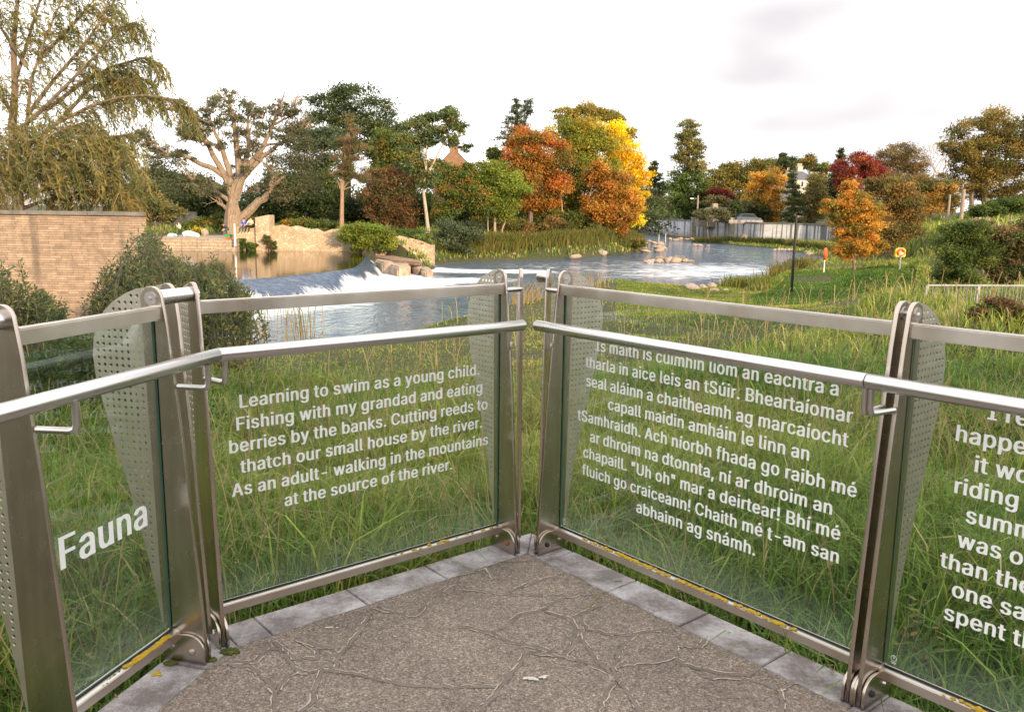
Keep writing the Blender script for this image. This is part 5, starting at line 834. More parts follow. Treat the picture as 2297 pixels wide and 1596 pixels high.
tree('rust_tree', 'broad rust brown tree left of the olive green one', 'tree', (1190, 522), 88, [(1190, 315, 50, 34), (1230, 345, 50, 44), (1165, 350, 42, 34), (1215, 400, 54, 46), (1165, 395, 40, 40), (1250, 420, 34, 40), (1200, 450, 50, 34)], [(.24, .085, .02), (.30, .11, .02), (.17, .085, .022), (.12, .10, .022), (.22, .11, .02)], 14000, .135, .28, [(1190, 470), (1195, 400), (1200, 330)], BARK, 16)
tree('olive_tree', 'tall olive gold tree top rising behind the autumn trees', 'tree', (1300, 510), 112, [(1270, 262, 36, 24), (1320, 252, 44, 20), (1370, 268, 34, 24), (1310, 290, 60, 34), (1400, 300, 26, 24)], [(.16, .13, .025), (.12, .11, .025), (.20, .15, .03)], 8500, .16, .35, [(1300, 400), (1315, 270)], limbs=14, clump=.3, hollow=.3)
tree('lime_tree', 'large rounded yellow green tree in the middle of the autumn group', 'tree', (1290, 522), 96, [(1270, 310, 54, 40), (1320, 320, 54, 50), (1350, 360, 44, 50), (1290, 370, 54, 50), (1320, 430, 54, 50), (1265, 470, 40, 40)], [(.14, .145, .02), (.18, .165, .022), (.11, .125, .02), (.22, .17, .022)], 16000, .15, .32, [(1288, 460), (1300, 360)], BARK, 14)
tree('yellow_tree', 'brilliant golden yellow tree at the right end of the island', 'tree', (1380, 522), 100, [(1372, 310, 40, 34), (1400, 345, 40, 44), (1418, 400, 34, 50), (1430, 440, 26, 44), (1410, 480, 36, 34), (1390, 410, 34, 40), (1350, 300, 20, 22)], 'yellow', 15000, .15, .28, [(1385, 460), (1400, 360)], BARK, 12)
tree('orange_tree', 'orange red maple in front of the golden yellow tree', 'tree', (1350, 525), 90, [(1340, 395, 30, 34), (1370, 420, 46, 44), (1350, 465, 46, 34), (1400, 470, 36, 40), (1320, 460, 24, 30), (1385, 505, 34, 20)], 'orange', 13000, .13, .18, [(1345, 490), (1350, 430)], BARKL, 16, paths=[(((1270, 530), (1264, 480), (1258, 440)), .10, .05), (((1300, 530), (1303, 480), (1320, 440)), .10, .05)])
for nm, lb_, ba, d, bl, pl, n in (('willow_bush', 'grey green willow bush overhanging the water right of the ruin', (1010, 590), 72, [(1010, 520, 44, 28), (1035, 550, 40, 30), (985, 555, 30, 34), (1060, 515, 34, 20)], [(.05, .068, .035), (.065, .08, .04), (.04, .055, .025)], 9000),
 ('ivy_bush', 'bright green ivy mound spilling over the ruined wall', (800, 560), 64.2, [(790, 525, 30, 24), (830, 528, 40, 27), (862, 540, 22, 24), (812, 548, 24, 18)], 'lime', 8000), ('ivy_bush', 'smaller ivy clump draped on the right end of the ruin', (935, 540), 66.2, [(918, 525, 26, 11), (950, 535, 22, 16), (900, 520, 16, 8)], 'green', 4000),
 ('ivy_bush', 'small ivy tuft on the ruined wall at the left below the sitting person', (541, 556), 65.0, [(541, 546, 10, 12)], 'green', 900), ('ivy_bush', 'little ivy tuft at the waterline in the middle of the ruined wall', (566, 560), 65.0, [(565, 553, 9, 9)], 'green', 700), ('ivy_bush', 'dark ivy tuft hanging on the wall right of the turret foot', (606, 560), 65.0, [(600, 538, 9, 10), (610, 548, 8, 12)], [(.06, .07, .025), (.09, .07, .03)], 900),
 ('shrub', 'dark green scrub at the foot of the oak behind the quay', (500, 512), 79, [(470, 500, 40, 14), (560, 502, 30, 12), (430, 508, 24, 10)], 'mixed', 4000), ('shrub', 'yellow leaved small bush behind the white rocks', (447, 528), 72, [(446, 519, 14, 9)], [(.4, .28, .02), (.25, .2, .02), (.1, .1, .02)], 900),
 ('shrub', 'green scrub along the top of the ruined wall', (710, 510), 70, [(690, 502, 40, 10), (740, 505, 30, 12), (650, 500, 30, 8)], 'mixed', 4000), ('shrub', 'russet and green bramble bank behind the yellow life ring', (1130, 540), 86, [(1110, 520, 40, 22), (1160, 510, 40, 24), (1210, 518, 40, 20), (1250, 510, 30, 26), (1150, 545, 50, 12)], [(.09, .085, .025), (.13, .08, .03), (.06, .08, .02), (.17, .10, .04)], 9000),
 ('shrub', 'dense green thicket under the rust coloured tree', (1260, 540), 90, [(1280, 500, 40, 30), (1330, 520, 40, 26), (1230, 490, 30, 26), (1370, 530, 30, 18)], [(.045, .06, .018), (.07, .085, .02), (.12, .11, .025)], 9000), ('shrub', 'low brownish willow scrub on the tip of the island', (1400, 566), 92, [(1400, 552, 34, 16), (1360, 556, 30, 16), (1430, 545, 16, 10), (1330, 560, 24, 14)], [(.10, .095, .025), (.14, .10, .03), (.07, .085, .02)], 6000),
 ('shrub', 'dark leafy thicket behind the ash trunks', (960, 520), 90, [(950, 470, 50, 46), (1010, 490, 40, 36), (900, 450, 40, 50), (1060, 480, 40, 36)], [(.03, .045, .015), (.05, .07, .02), (.07, .085, .02)], 9500), ('shrub', 'dark leafy thicket behind the green saplings', (1130, 520), 96, [(1110, 470, 44, 46), (1170, 460, 50, 50), (1230, 450, 50, 60), (1070, 430, 40, 50)], [(.035, .055, .015), (.06, .08, .02)], 9500),
 ('shrub', 'dark green thicket under the golden and orange trees', (1340, 525), 108, [(1300, 480, 60, 46), (1370, 490, 50, 36), (1250, 500, 40, 30)], [(.04, .05, .015), (.07, .08, .02), (.10, .10, .02)], 8000), ('shrub', 'dark undergrowth thicket behind the pine trunk', (800, 510), 90, [(760, 470, 60, 40), (820, 470, 50, 44), (870, 480, 40, 30)], [(.018, .03, .01), (.03, .045, .014), (.05, .05, .018)], 9500)):
    tree(nm, lb_, 'bush' if 'ivy' not in nm else 'ivy', ba, d, bl, pl, n, max(.09, .0013*d), .06, limbs=6, clump=.42, hollow=.3)
# right bank and the far road
tree('conifer', 'dark conifer between the golden tree and the poplar', 'tree', (1470, 490), 172, cone(1468, 362, 420, 8, 26, 5)+[(1470, 440, 34, 40), (1450, 470, 30, 30)], 'pine', 6500, .22, .3)
tree('poplar', 'tall pointed poplar with a brownish top standing alone', 'tree', (1540, 492), 160, [(x_, y_, a_, b_*1.25, 0, 'poptop') if y_ < 385 else (x_, y_, a_, b_*1.25) for x_, y_, a_, b_ in cone(1545, 276, 490, 19, 64, 10)], 'green', 13000, .22, .5, [(1542, 400), (1546, 300)], BARK, 14) if PAL.setdefault('poptop', [(.12, .11, .035), (.15, .125, .04), (.08, .09, .03)]) else None
tree('olive_tree', 'brownish olive tree behind the river wall right of the poplar', 'tree', (1640, 480), 180, [(1620, 400, 40, 30), (1660, 385, 40, 26), (1690, 400, 40, 34), (1640, 430, 50, 30), (1710, 375, 30, 20), (1590, 430, 26, 34)], 'olive', 11000, .24, .4)
tree('maroon_bush', 'dark maroon bush behind the river wall', 'bush', (1615, 480), 158, [(1615, 443, 32, 20), (1590, 450, 16, 12)], 'maroon', 4000, .2, .2)
tree('shrub', 'clipped dark green conifer dome beside the grey abutment', 'bush', (1650, 498), 136, [(1650, 472, 16, 22), (1650, 458, 11, 10)], 'dark', 3500, .16, .15); tree('shrub', 'dull green brown hedge behind the wall parapet', 'hedge', (1680, 496), 145, [(1680, 472, 26, 20), (1610, 455, 30, 16), (1710, 480, 20, 16)], [(.08, .07, .03), (.06, .065, .025)], 4500, .18, .1)
tree('shrub', 'grey green scrub hiding the foot of the grey abutment', 'bush', (1590, 498), 134, [(1578, 480, 22, 14), (1620, 482, 20, 14), (1600, 474, 14, 8)], [(.07, .075, .035), (.09, .085, .04)], 4000, .13, .08)
tree('maple_tree', 'orange and gold maple behind the river wall', 'tree', (1722, 500), 146, [(1720, 400, 38, 22), (1745, 415, 24, 24), (1700, 425, 26, 24), (1725, 450, 34, 28), (1700, 470, 24, 26, 0, 'lime'), (1735, 485, 30, 14)], 'amber', 10500, .17, .2, [(1725, 470), (1728, 410)], BARKL, 12)
tree('conifer', 'narrow feathery conifer in front of the cream house', 'tree', (1778, 500), 140, cone(1779, 362, 500, 4, 34, 11), [(.035, .06, .022), (.06, .08, .025), (.10, .10, .03)], 8500, .15, .15, [(1778, 430), (1780, 364)], BARKD, 10, aspect=.25)
tree('conifer', 'dark pointed conifers on the hill left of the cream house', 'tree', (1755, 480), 205, cone(1757, 342, 400, 6, 24, 6)+[(1740, 370, 22, 24), (1775, 370, 18, 20)], 'pine', 6000, .26, .3); tree('green_tree', 'soft green tree tops behind the cream house roof', 'tree', (1830, 480), 215, [(1812, 365, 22, 18), (1840, 385, 20, 20), (1850, 420, 24, 30)], 'mixed', 5500, .26, .3)
tree('birch_tree', 'olive birch with drooping twigs right of the cream house', 'tree', (1828, 500), 142, [(1826, 415, 22, 26), (1820, 450, 30, 34), (1840, 455, 20, 34), (1828, 485, 28, 18)], [(.12, .105, .035), (.09, .085, .03), (.15, .12, .035)], 8500, .15, .12, limbs=12)
tree('conifer', 'dark spiky conifer left of the maroon tree', 'tree', (1880, 490), 190, cone(1886, 332, 420, 5, 32, 8)+[(1870, 440, 30, 40)], 'pine', 7000, .22, .3); tree('maroon_tree', 'dark red copper beech on the far hill', 'tree', (1930, 490), 165, [(1925, 368, 40, 26), (1890, 385, 26, 24), (1960, 385, 34, 22), (1925, 405, 44, 26), (1980, 400, 26, 20)], [(.16, .045, .022), (.22, .07, .025), (.11, .028, .018), (.14, .02, .02)], 9500, .2, .3)
tree('domed_tree', 'bare looking brownish domed tree behind the copper beech', 'tree', (2030, 480), 178, [(2010, 345, 40, 28), (2045, 360, 32, 30), (1985, 360, 26, 26), (2030, 395, 44, 34), (2060, 400, 22, 34)], [(.13, .10, .045), (.10, .08, .04), (.16, .11, .05)], 8500, .2, .4, limbs=26, hollow=.5)
def bare(name, label, base, d, top, spread, seed):
    p = P(*base, d); ctrl(p)
    def mk():
        org = np.array(p); t = empty(name, org, label, 'tree'); m = MB(); rq = random.Random(seed); k = d/F; H_ = (base[1]-top)*k
        def grow(a, v, L_, r, dep):
            b = a+v*L_; m.tube([a, (a+b)/2+Vector((rq.gauss(0, 1), rq.gauss(0, 1), 0))*L_*.05, b], [r, r*.8, r*.6], 5, False)
            if dep:
                for _ in range(rq.choice((2, 3, 3))): w_ = (v+Vector((rq.gauss(0, spread), rq.gauss(0, spread), rq.uniform(-.1, .35)))).normalized(); grow(b, w_, L_*rq.uniform(.6, .85), r*.58, dep-1)
        grow(Vector((0, 0, -.3)), Vector((0, 0, 1)), H_*.30, .2, 6); m.build('trunk', BARKL, t)
    late(mk)
bare('bare_tree', 'leafless pale twiggy tree between the domed and the big brown tree', (2095, 470), 130, 300, .42, 4)
tree('bronze_tree', 'very large bronze green tree towering at the right edge', 'tree', (2215, 470), 112, [(2190, 300, 60, 36), (2240, 280, 60, 34), (2280, 320, 50, 50), (2160, 345, 44, 36), (2215, 350, 60, 44), (2300, 390, 50, 50), (2165, 395, 50, 30), (2240, 410, 60, 36), (2330, 320, 50, 60), (2130, 330, 24, 20), (2200, 430, 50, 20), (2280, 440, 50, 20)], 'bronze', 24000, .16, .5, [(2205, 420), (2215, 350), (2230, 300)], BARK, 26, paths=[(((2240, 470), (2245, 400), (2260, 340)), .35, .15), (((2180, 465), (2185, 400), (2175, 350)), .3, .1)], clump=.3)
tree('shrub', 'orange tinted brush on the slope under the bare tree', 'bush', (2090, 480), 95, [(2080, 430, 40, 34), (2110, 415, 34, 24), (2060, 460, 40, 30), (2120, 450, 34, 30)], [(.20, .12, .03), (.12, .09, .03), (.26, .15, .03), (.08, .08, .025)], 9000, .13, .1, limbs=20)
tree('hedge', 'long dark green clipped hedge climbing the slope at the right edge', 'hedge', (2250, 500), 66, [(2200, 472, 30, 16), (2240, 466, 30, 20), (2280, 462, 34, 22), (2320, 458, 34, 24)], [(.035, .06, .014), (.05, .08, .018), (.07, .095, .02)], 9000, .085, .1, limbs=0, hollow=.1)
tree('amber_tree', 'amber leaved young tree glowing beside the life ring', 'tree', (1917, 607), 52, [(1905, 430, 24, 26), (1925, 455, 34, 26), (1885, 470, 34, 34), (1860, 455, 18, 14), (1930, 500, 46, 34), (1896, 515, 36, 30), (1950, 480, 30, 30), (1915, 555, 42, 28), (1955, 545, 34, 26)], [(.30, .16, .025), (.23, .14, .025), (.35, .20, .035), (.17, .13, .025), (.12, .11, .022), (.28, .125, .022)], 17000, .075, .09, [(1913, 570), (1912, 520), (1908, 450)], BARK, 24, clump=.33, hollow=.2)
tree('brown_tree', 'dense olive brown tree right behind the amber one', 'tree', (1985, 600), 60, [(1990, 420, 44, 34), (2030, 450, 40, 36), (1975, 470, 44, 40), (2020, 500, 50, 40), (1990, 540, 44, 34), (2050, 500, 26, 30), (1950, 420, 20, 20)], [(.14, .095, .03), (.11, .085, .028), (.17, .10, .03), (.09, .08, .022)], 15000, .085, .14, limbs=14)
tree('green_bush', 'rounded dark green bush on the right bank', 'bush', (2165, 642), 30, [(2160, 520, 44, 30), (2140, 560, 40, 36), (2190, 560, 44, 40), (2160, 605, 56, 34), (2205, 515, 22, 20), (2120, 610, 24, 26)], [(.05, .075, .018), (.07, .095, .022), (.09, .11, .025), (.04, .06, .014)], 14000, .045, .05, [(2164, 600), (2160, 540)], BARK, 22, clump=.36, paths=[(((2165, 640), (2150, 560), (2143, 500)), .03, .01), (((2165, 640), (2185, 560), (2196, 500)), .03, .01)])
tree('shrub', 'pale seeding bramble behind the dark green bush', 'bush', (2215, 560), 42, [(2200, 500, 30, 12), (2220, 515, 26, 16)], [(.32, .25, .16), (.25, .2, .12), (.1, .1, .04)], 3500, .05, .03, limbs=10); tree('shrub', 'dark brownish scrub at the right edge above the railing', 'bush', (2270, 640), 30, [(2260, 540, 40, 34), (2290, 590, 40, 40), (2245, 610, 30, 30), (2310, 530, 40, 44)], [(.085, .07, .028), (.06, .06, .022), (.12, .085, .035), (.05, .065, .02)], 10000, .05, .05, limbs=20)
tree('shrub', 'reddish brown dock stalks in front of the railing at the right edge', 'bush', (2240, 720), 15, [(2240, 690, 36, 26), (2285, 700, 30, 30), (2200, 700, 22, 20)], [(.10, .055, .03), (.08, .06, .025), (.13, .08, .04), (.06, .07, .02)], 5000, .022, .015, limbs=30)
# near shrubs on the left
def sprigs(label, d, tips, n, base_y, pal, nl=46, leaf=.034, seed=1, spread=.4):
    pb_ = P(sum(t_[0] for t_ in tips)/len(tips), base_y, d); ctrl(pb_)
    def mk():
        org = np.array([pb_[0], pb_[1], float(ground_z(pb_[0], pb_[1])[0])-.05]); t = empty('leafy_shrub', org, label, 'bush'); rq = random.Random(seed); st = MB(); cs, ds, cl = [], [], []; pl = np.array(PAL[pal])*1.55
        for k in range(n):
            x, y, w_, h_ = tips[rq.randrange(len(tips))]; tip = P(x+rq.gauss(0, .75)*w_, y+abs(rq.gauss(0, .6))*h_-(rq.random() < .16)*rq.uniform(5, 40), d+rq.gauss(0, spread))-org; b0 = np.array([tip[0]+rq.gauss(0, .22), tip[1]+rq.gauss(0, .2), rq.uniform(-.05, .1)]); v = tip-b0; bow = np.array([rq.gauss(0, .12), rq.gauss(0, .12), .08])*np.linalg.norm(v); pts = [b0+v*f+bow*4*f*(1-f) for f in np.linspace(0, 1, 7)]; st.tube(pts, [.009, .008, .007, .006, .005, .004, .002], 4, False); c = pl[rq.randrange(len(pl))]
            for j in range(nl):
                f = rq.uniform(.22, 1)**.8*6; i = min(int(f), 5); p0 = pts[i]+(pts[i+1]-pts[i])*(f-i); e = pts[i+1]-pts[i]; e = e/np.linalg.norm(e); o = e*.6+np.array([rq.gauss(0, .6), rq.gauss(0, .6), rq.gauss(.05, .4)]); o /= np.linalg.norm(o); cs.append(p0+o*rq.random()*.08); ds.append(o); cl.append(c*rq.uniform(.65, 1.4))
        cs, ds, cl = map(np.array, (cs, ds, cl)); m_ = len(cs); b_ = np.cross(ds, RNG.normal(size=(m_, 3))); b_ /= np.linalg.norm(b_, axis=1, keepdims=True); l = leaf*RNG.uniform(.7, 1.4, (m_, 1)); co = np.stack([cs, cs+ds*l+b_*l*.34, cs+ds*l*2, cs+ds*l-b_*l*.34], 1)
        npmesh('crown', co.reshape(-1, 3), np.arange(m_*4).reshape(-1, 4), np.repeat(cl[:, None], 4, 1).reshape(-1, 3), LEAF, t); st.build('stems', BARKD, t)
    late(mk)
sprigs('thin leaved shrub in front of the buff wall at the left edge', 12, [(15, 610, 26, 60), (50, 640, 24, 50), (95, 660, 26, 40), (-20, 600, 30, 60), (20, 690, 50, 40), (120, 690, 20, 30)], 150, 780, 'shrub', seed=3)
sprigs('loose shrub with upright twigs before the right end of the buff wall', 13.5, [(250, 600, 24, 60), (300, 570, 22, 60), (320, 520, 12, 50), (225, 650, 26, 40), (285, 640, 40, 40), (318, 610, 20, 50)], 190, 790, 'shrub', seed=4)
sprigs('wide grey green willow scrub right of the buff wall', 17, [(345, 530, 14, 70), (390, 585, 26, 50), (430, 590, 30, 50), (470, 590, 26, 50), (505, 615, 22, 40), (535, 645, 20, 30), (370, 620, 40, 50), (440, 640, 50, 40), (490, 650, 40, 25), (345, 580, 20, 70)], 330, 845, 'shrub', 60, .042, seed=5, spread=1.)
tree('leafy_shrub', 'dark green bush behind the Fauna glass panel', 'bush', (200, 960), 8.2, [(150, 800, 70, 60), (240, 800, 60, 60), (90, 850, 60, 60), (300, 830, 50, 50), (180, 880, 110, 60), (330, 760, 40, 50)], [(.035, .055, .014), (.05, .07, .02), (.065, .08, .025)], 12000, .028, .015, limbs=20, aspect=.35, clump=.42)
tree('olive_tree', 'dull olive scrub trees behind the end of the buff wall', 'tree', (360, 520), 60, [(320, 440, 40, 34), (350, 470, 50, 34), (300, 470, 40, 40), (390, 480, 30, 20)], [(.09, .085, .03), (.065, .07, .025), (.12, .10, .035)], 8000, .1, .1)
def wood(label, spans, d, pal, n, leaf):
    bl = [(x, y, 60, 36, RNG.uniform(-8, 8)) for x, y in spans]
    def mk(): o, _ = foliage(bl, d, PAL[pal] if isinstance(pal, str) else pal, n, leaf, .34, None, .2, 'woodland'); tag(o, label, 'woodland', kind='stuff')
    late(mk)
wood('far dark wood closing the view behind the trees of the far bank', [(x, 455+12*math.sin(x*.03)) for x in range(330, 1460, 62)]+[(x, 492) for x in range(330, 1460, 80)], 132, [(.03, .045, .016), (.05, .06, .02), (.06, .075, .025)], 26000, .26)
wood('far mixed wood behind the trees beyond the river wall', [(x, 452+10*math.sin(x*.05)) for x in range(1440, 2120, 60)]+[(x, 478) for x in range(1440, 2120, 80)], 225, [(.05, .055, .022), (.08, .075, .025), (.10, .085, .03), (.04, .05, .02)], 16000, .38)
# the willow
def willow():
    d = 24.; p = P(45, 500, d); org = np.array([p[0], p[1], float(ground_z(p[0], p[1])[0])-.1]); t = empty('willow_tree', org, 'big golden willow with drooping feathery branches behind the buff wall', 'tree')
    m = MB(); rq = random.Random(21); strands = []
    limbs = [((45, 560), (42, 470), (36, 380), (28, 280), (34, 200), (30, 100), (40, 0), (50, -80)), ((36, 380), (60, 280), (70, 180), (100, 90), (130, 20), (160, -50)), ((34, 300), (90, 250), (150, 190), (220, 120), (270, 60), (300, 50)), ((60, 330), (130, 275), (210, 235), (270, 218), (330, 214), (385, 222), (420, 240)), ((40, 420), (100, 380), (160, 340), (230, 310), (290, 300)), ((60, 260), (120, 180), (190, 100), (230, 40), (250, -20)), ((30, 260), (-20, 180), (-60, 90)), ((42, 450), (110, 420), (190, 390), (260, 380)), ((45, 430), (90, 340), (140, 290), (200, 270)), ((28, 200), (60, 100), (90, 0), (100, -60)), ((45, 470), (100, 450), (180, 430), (250, 425)), ((100, 250), (180, 190), (250, 150), (320, 130), (350, 140)), ((42, 470), (20, 400), (-30, 330)), ((160, 200), (220, 165), (280, 160), (330, 180)), ((90, 130), (160, 60), (220, -10)), ((130, 275), (200, 200), (250, 175), (300, 178)), ((60, 150), (0, 60), (-30, -20))]
    for i, lm in enumerate(limbs):
        z_ = rq.uniform(-1.6, 1.6) if i else 0.; q = [P(x, y, d+z_*j/len(lm))-org for j, (x, y) in enumerate(lm)]; n = len(q); r0 = .17 if i == 0 else .05
        m.tube(q, [r0*(1-.9*j/(n-1))+.008 for j in range(n)], 7)
        for j in range(n*(15 if i else 8)):
            f = rq.uniform(.22, 1)*(n-1); a = int(min(f, n-2)); s = q[a]+(q[a+1]-q[a])*(f-a); out = q[a+1]-q[a]; strands.append((s, out/np.linalg.norm(out)))
    for k in range(820):      # dense golden skirt
        u, v = rq.uniform(-1, 1), rq.random(); x = 110+u*185; y = 265+v*150+60*u*u; s = P(x, y, d+rq.uniform(-1.8, 1.8))-org; strands.append((s, np.array([rq.uniform(-.2, .9), rq.uniform(-.4, .4), rq.uniform(-.1, .5)])))
    cs, ds, cols = [], [], []; pal = np.array(PAL['willow']); pal2 = np.array([(.17, .165, .05), (.13, .14, .045), (.22, .19, .06), (.10, .115, .04)]); tw = MB()
    for s, o in strands:
        L_ = rq.uniform(.45, 1.25); az = rq.uniform(0, 6.28); v = np.array([math.cos(az)*.5, math.sin(az)*.5, .1])+o*rq.uniform(.3, 1.); v[0] += .25; v /= np.linalg.norm(v); pts = []; pnt = np.array(s); dirn = v; n = 13
        for j in range(n): pts.append(pnt.copy()); dirn = dirn+np.array([.02, 0, -.20-.02*j]); dirn /= np.linalg.norm(dirn); pnt = pnt+dirn*L_/n
        tw.tube([pts[0], pts[4], pts[8], pts[-1]], [.007, .005, .004, .002], 3, False); c = (pal[rq.randrange(len(pal))] if s[2] < 3.2 else pal2[rq.randrange(len(pal2))])*1.25
        for j in range(1, n):
            for _ in range(2):
                cs.append(pts[j]); e = (pts[j]-pts[j-1]); e /= np.linalg.norm(e); g_ = e*.75+np.array([rq.gauss(0, .45), rq.gauss(0, .45), rq.gauss(-.15, .3)]); ds.append(g_/np.linalg.norm(g_)); cols.append(c*rq.uniform(.7, 1.3))
    cs, ds, cols = map(np.array, (cs, ds, cols)); n = len(cs); b = np.cross(ds, RNG.normal(size=(n, 3))); b /= np.linalg.norm(b, axis=1, keepdims=True); l = RNG.uniform(.06, .11, (n, 1)); co = np.empty((n, 4, 3)); co[:, 0] = cs; co[:, 1] = cs+ds*l*.9+b*l*.17; co[:, 2] = cs+ds*l*2; co[:, 3] = cs+ds*l*.9-b*l*.17
    npmesh('crown', co.reshape(-1, 3), np.arange(n*4).reshape(-1, 4), np.repeat(cols[:, None], 4, 1).reshape(-1, 3), LEAF, t); m.build('trunk', BARK, t, smooth=True); tw.build('twigs', BARKR, t)
ctrl((P(45, 500, 24)[0], 24, -1.0)); late(willow)
# ------------------------------------------------------------------ ground sheet
def axis(a, b, st, far, k=16): c = np.arange(a, b+st/2, st); g_ = np.geomspace(1, far, k); return np.concatenate([a-g_[::-1]*1.0-st, c, b+g_+st])
tag(gridmesh('ground', axis(-70, 110, 1., 3200), axis(-16, 235, 1., 3200), lambda X, Y: ground_z(X.ravel(), Y.ravel()).reshape(X.shape), lambda X, Y: np.ones(X.shape, bool), SOIL), kind='structure')
for fn in LATE: fn()
# ------------------------------------------------------------------ grass
def lumpy(x, y, s, seed=0.):
    return (np.sin(x*s*1.3+seed)+np.sin(y*s*1.7+1.3*seed)+np.sin((x+y)*s*.9+2.1*seed)+np.sin((x*.6-y)*s*2.1+seed*.7))/4
def wedge(r0, r1, n, a0=-44, a1=42):
    r = np.sqrt(RNG.uniform(r0*r0, r1*r1, n)); a = np.radians(RNG.uniform(a0, a1, n)); return r*np.sin(a), r*np.cos(a)
def offplat(x, y, m=.185):
    ok = np.zeros(x.shape, bool)
    for f in (1, 2, 3): fi = FR[f].inverted(); ok |= (fi[1][0]*x+fi[1][1]*y+fi[1][3]) > m
    return ok
LAWN = np.array([G(x, y, -1.75)[:2] for x, y in ((1690, 668), (1700, 640), (1790, 612), (1900, 606), (1990, 610), (2060, 640), (2050, 672), (1850, 690))])
def grassmesh(name, zones, label):
    CO, QU, TI = [], [], []; base = 0
    for (r0, r1, n, h0, h1, wd, a0, a1) in zones:
        if a0 is None: x = RNG.uniform(LAWN[:, 0].min(), LAWN[:, 0].max(), n); y = RNG.uniform(LAWN[:, 1].min(), LAWN[:, 1].max(), n); ki = sdist(x, y, LAWN) < .5; x, y = x[ki], y[ki]
        else: x, y = wedge(r0, r1, n, a0, a1)
        s = sdist(x, y, RIVER); k = offplat(x, y) & (s > .05) & ~((y > 17.6) & (y < 18.6) & (x < -7.0)) & ~((x < -10) & (y > 50) & (y < 77)); x, y, s = x[k], y[k], s[k]; lw = sdist(x, y, LAWN) < 0
        z = ground_z(x, y); n = len(x); l1 = lumpy(x, y, 1.1); l2 = lumpy(x, y, .45, 2.); l3 = lumpy(x, y, 3.1, 5.); h = RNG.uniform(h0, h1, n)*(1+.30*l1+.25*l3)*np.where(lw, .38, 1)
        h = h*np.where((s < 14) & (x < 13.5) & (y < 49), np.where(lw, .9, np.where((x > 6.5) & (y > 33), .30, np.where((x < 4) & (s < 7), .24, .30))), np.where(s < 5, .6, 1)); ph = RNG.uniform(0, 2*np.pi, n)+l1*.8; leafy = (RNG.random(n) < .42) & (r1 < 31); bend = np.where(leafy, RNG.uniform(.7, 1.25, n), RNG.uniform(.12, .8, n))*h*.8; z = z+np.where(leafy, RNG.uniform(0, .55, n)*h, 0); h = np.where(leafy, h*RNG.uniform(.35, .75, n), h); bend = np.minimum(bend, h*1.25); w_ = wd*RNG.uniform(.6, 1.3, n); dr = np.stack([np.cos(ph), np.sin(ph)], 1); pr = np.stack([-dr[:, 1], dr[:, 0]], 1)*.8+dr*RNG.uniform(-.6, .6, (n, 1))
        T = np.array([0, .38, .75, 1.]); Wd = np.array([.7, 1., .7, .08]); co = np.empty((n, 8, 3))
        for j in range(4):
            cx = x+dr[:, 0]*bend*T[j]**2; cy = y+dr[:, 1]*bend*T[j]**2; cz = z-.03+h*(T[j]-.42*(bend/h)*T[j]**3)
            for e, sg in ((0, -1), (1, 1)): co[:, j*2+e] = np.stack([cx+sg*pr[:, 0]*w_*Wd[j]*.5, cy+sg*pr[:, 1]*w_*Wd[j]*.5, cz], 1)
        dry = np.clip(.23+.34*l2+.22*l3+RNG.normal(0, .22, n)-np.where(lw, .5, 0)+np.where((r0 > 12) & ~lw, .12, 0), 0, 1)[:, None]
        green = np.array([.115, .205, .036])*RNG.uniform(.40, 1.65, (n, 1)); yel = np.array([.31, .345, .062])*RNG.uniform(.55, 1.5, (n, 1)); straw = np.array([.52, .41, .20])*RNG.uniform(.7, 1.2, (n, 1))
        c = green+(yel-green)*np.clip(dry*1.7, 0, 1); c = np.where(RNG.random((n, 1)) < dry*.26, straw, c)
        ids = np.arange(n)[:, None]*8; q = np.concatenate([ids+np.array([0, 1, 3, 2]), ids+np.array([2, 3, 5, 4]), ids+np.array([4, 5, 7, 6])])
        CO.append(co.reshape(-1, 3)); QU.append(q+base); TI.append(np.repeat(c[:, None], 8, 1).reshape(-1, 3)); base += n*8
    o = npmesh(name, np.concatenate(CO), np.concatenate(QU), np.concatenate(TI), BLADE); return tag(o, label, 'grass', kind='stuff')
grassmesh('grass', [(2.2, 6.5, 105000, .26, .60, .0105, -50, 50), (6.5, 14, 100000, .27, .56, .016, -44, 44), (14, 30, 90000, .22, .48, .026, -42, 42), (30, 62, 90000, .16, .34, .040, -20, 42), (62, 130, 110000, .35, .8, .13, -36, 42), (35, 60, 130000, .22, .42, .05, None, 0), (31, 47, 70000, .24, .42, .04, 7, 20)], 'rough long grass, green and straw coloured, covering the river bank')
def weeds():
    x, y = wedge(3.2, 16, 420); k = offplat(x, y, .3) & (lumpy(x, y, .9, 7.) > -.1) & (sdist(x, y, RIVER) > 3); x, y = x[k], y[k]; n = len(x); z = ground_z(x, y)+RNG.uniform(.08, .34, n); c = np.stack([x, y, z], 1); s = np.stack([RNG.uniform(.10, .26, n), RNG.uniform(.10, .26, n), RNG.uniform(.08, .2, n)], 1)
    co, q, t_ = leaves(c, s, pick([(.06, .11, .02), (.09, .13, .025), (.10, .10, .03), (.13, .075, .03)], n), np.full(n, 34), .036, .42); return tag(npmesh('weeds', co, q, t_, LEAF), 'broad leaved weeds scattered through the long grass below the platform', 'weeds', kind='stuff')
weeds()
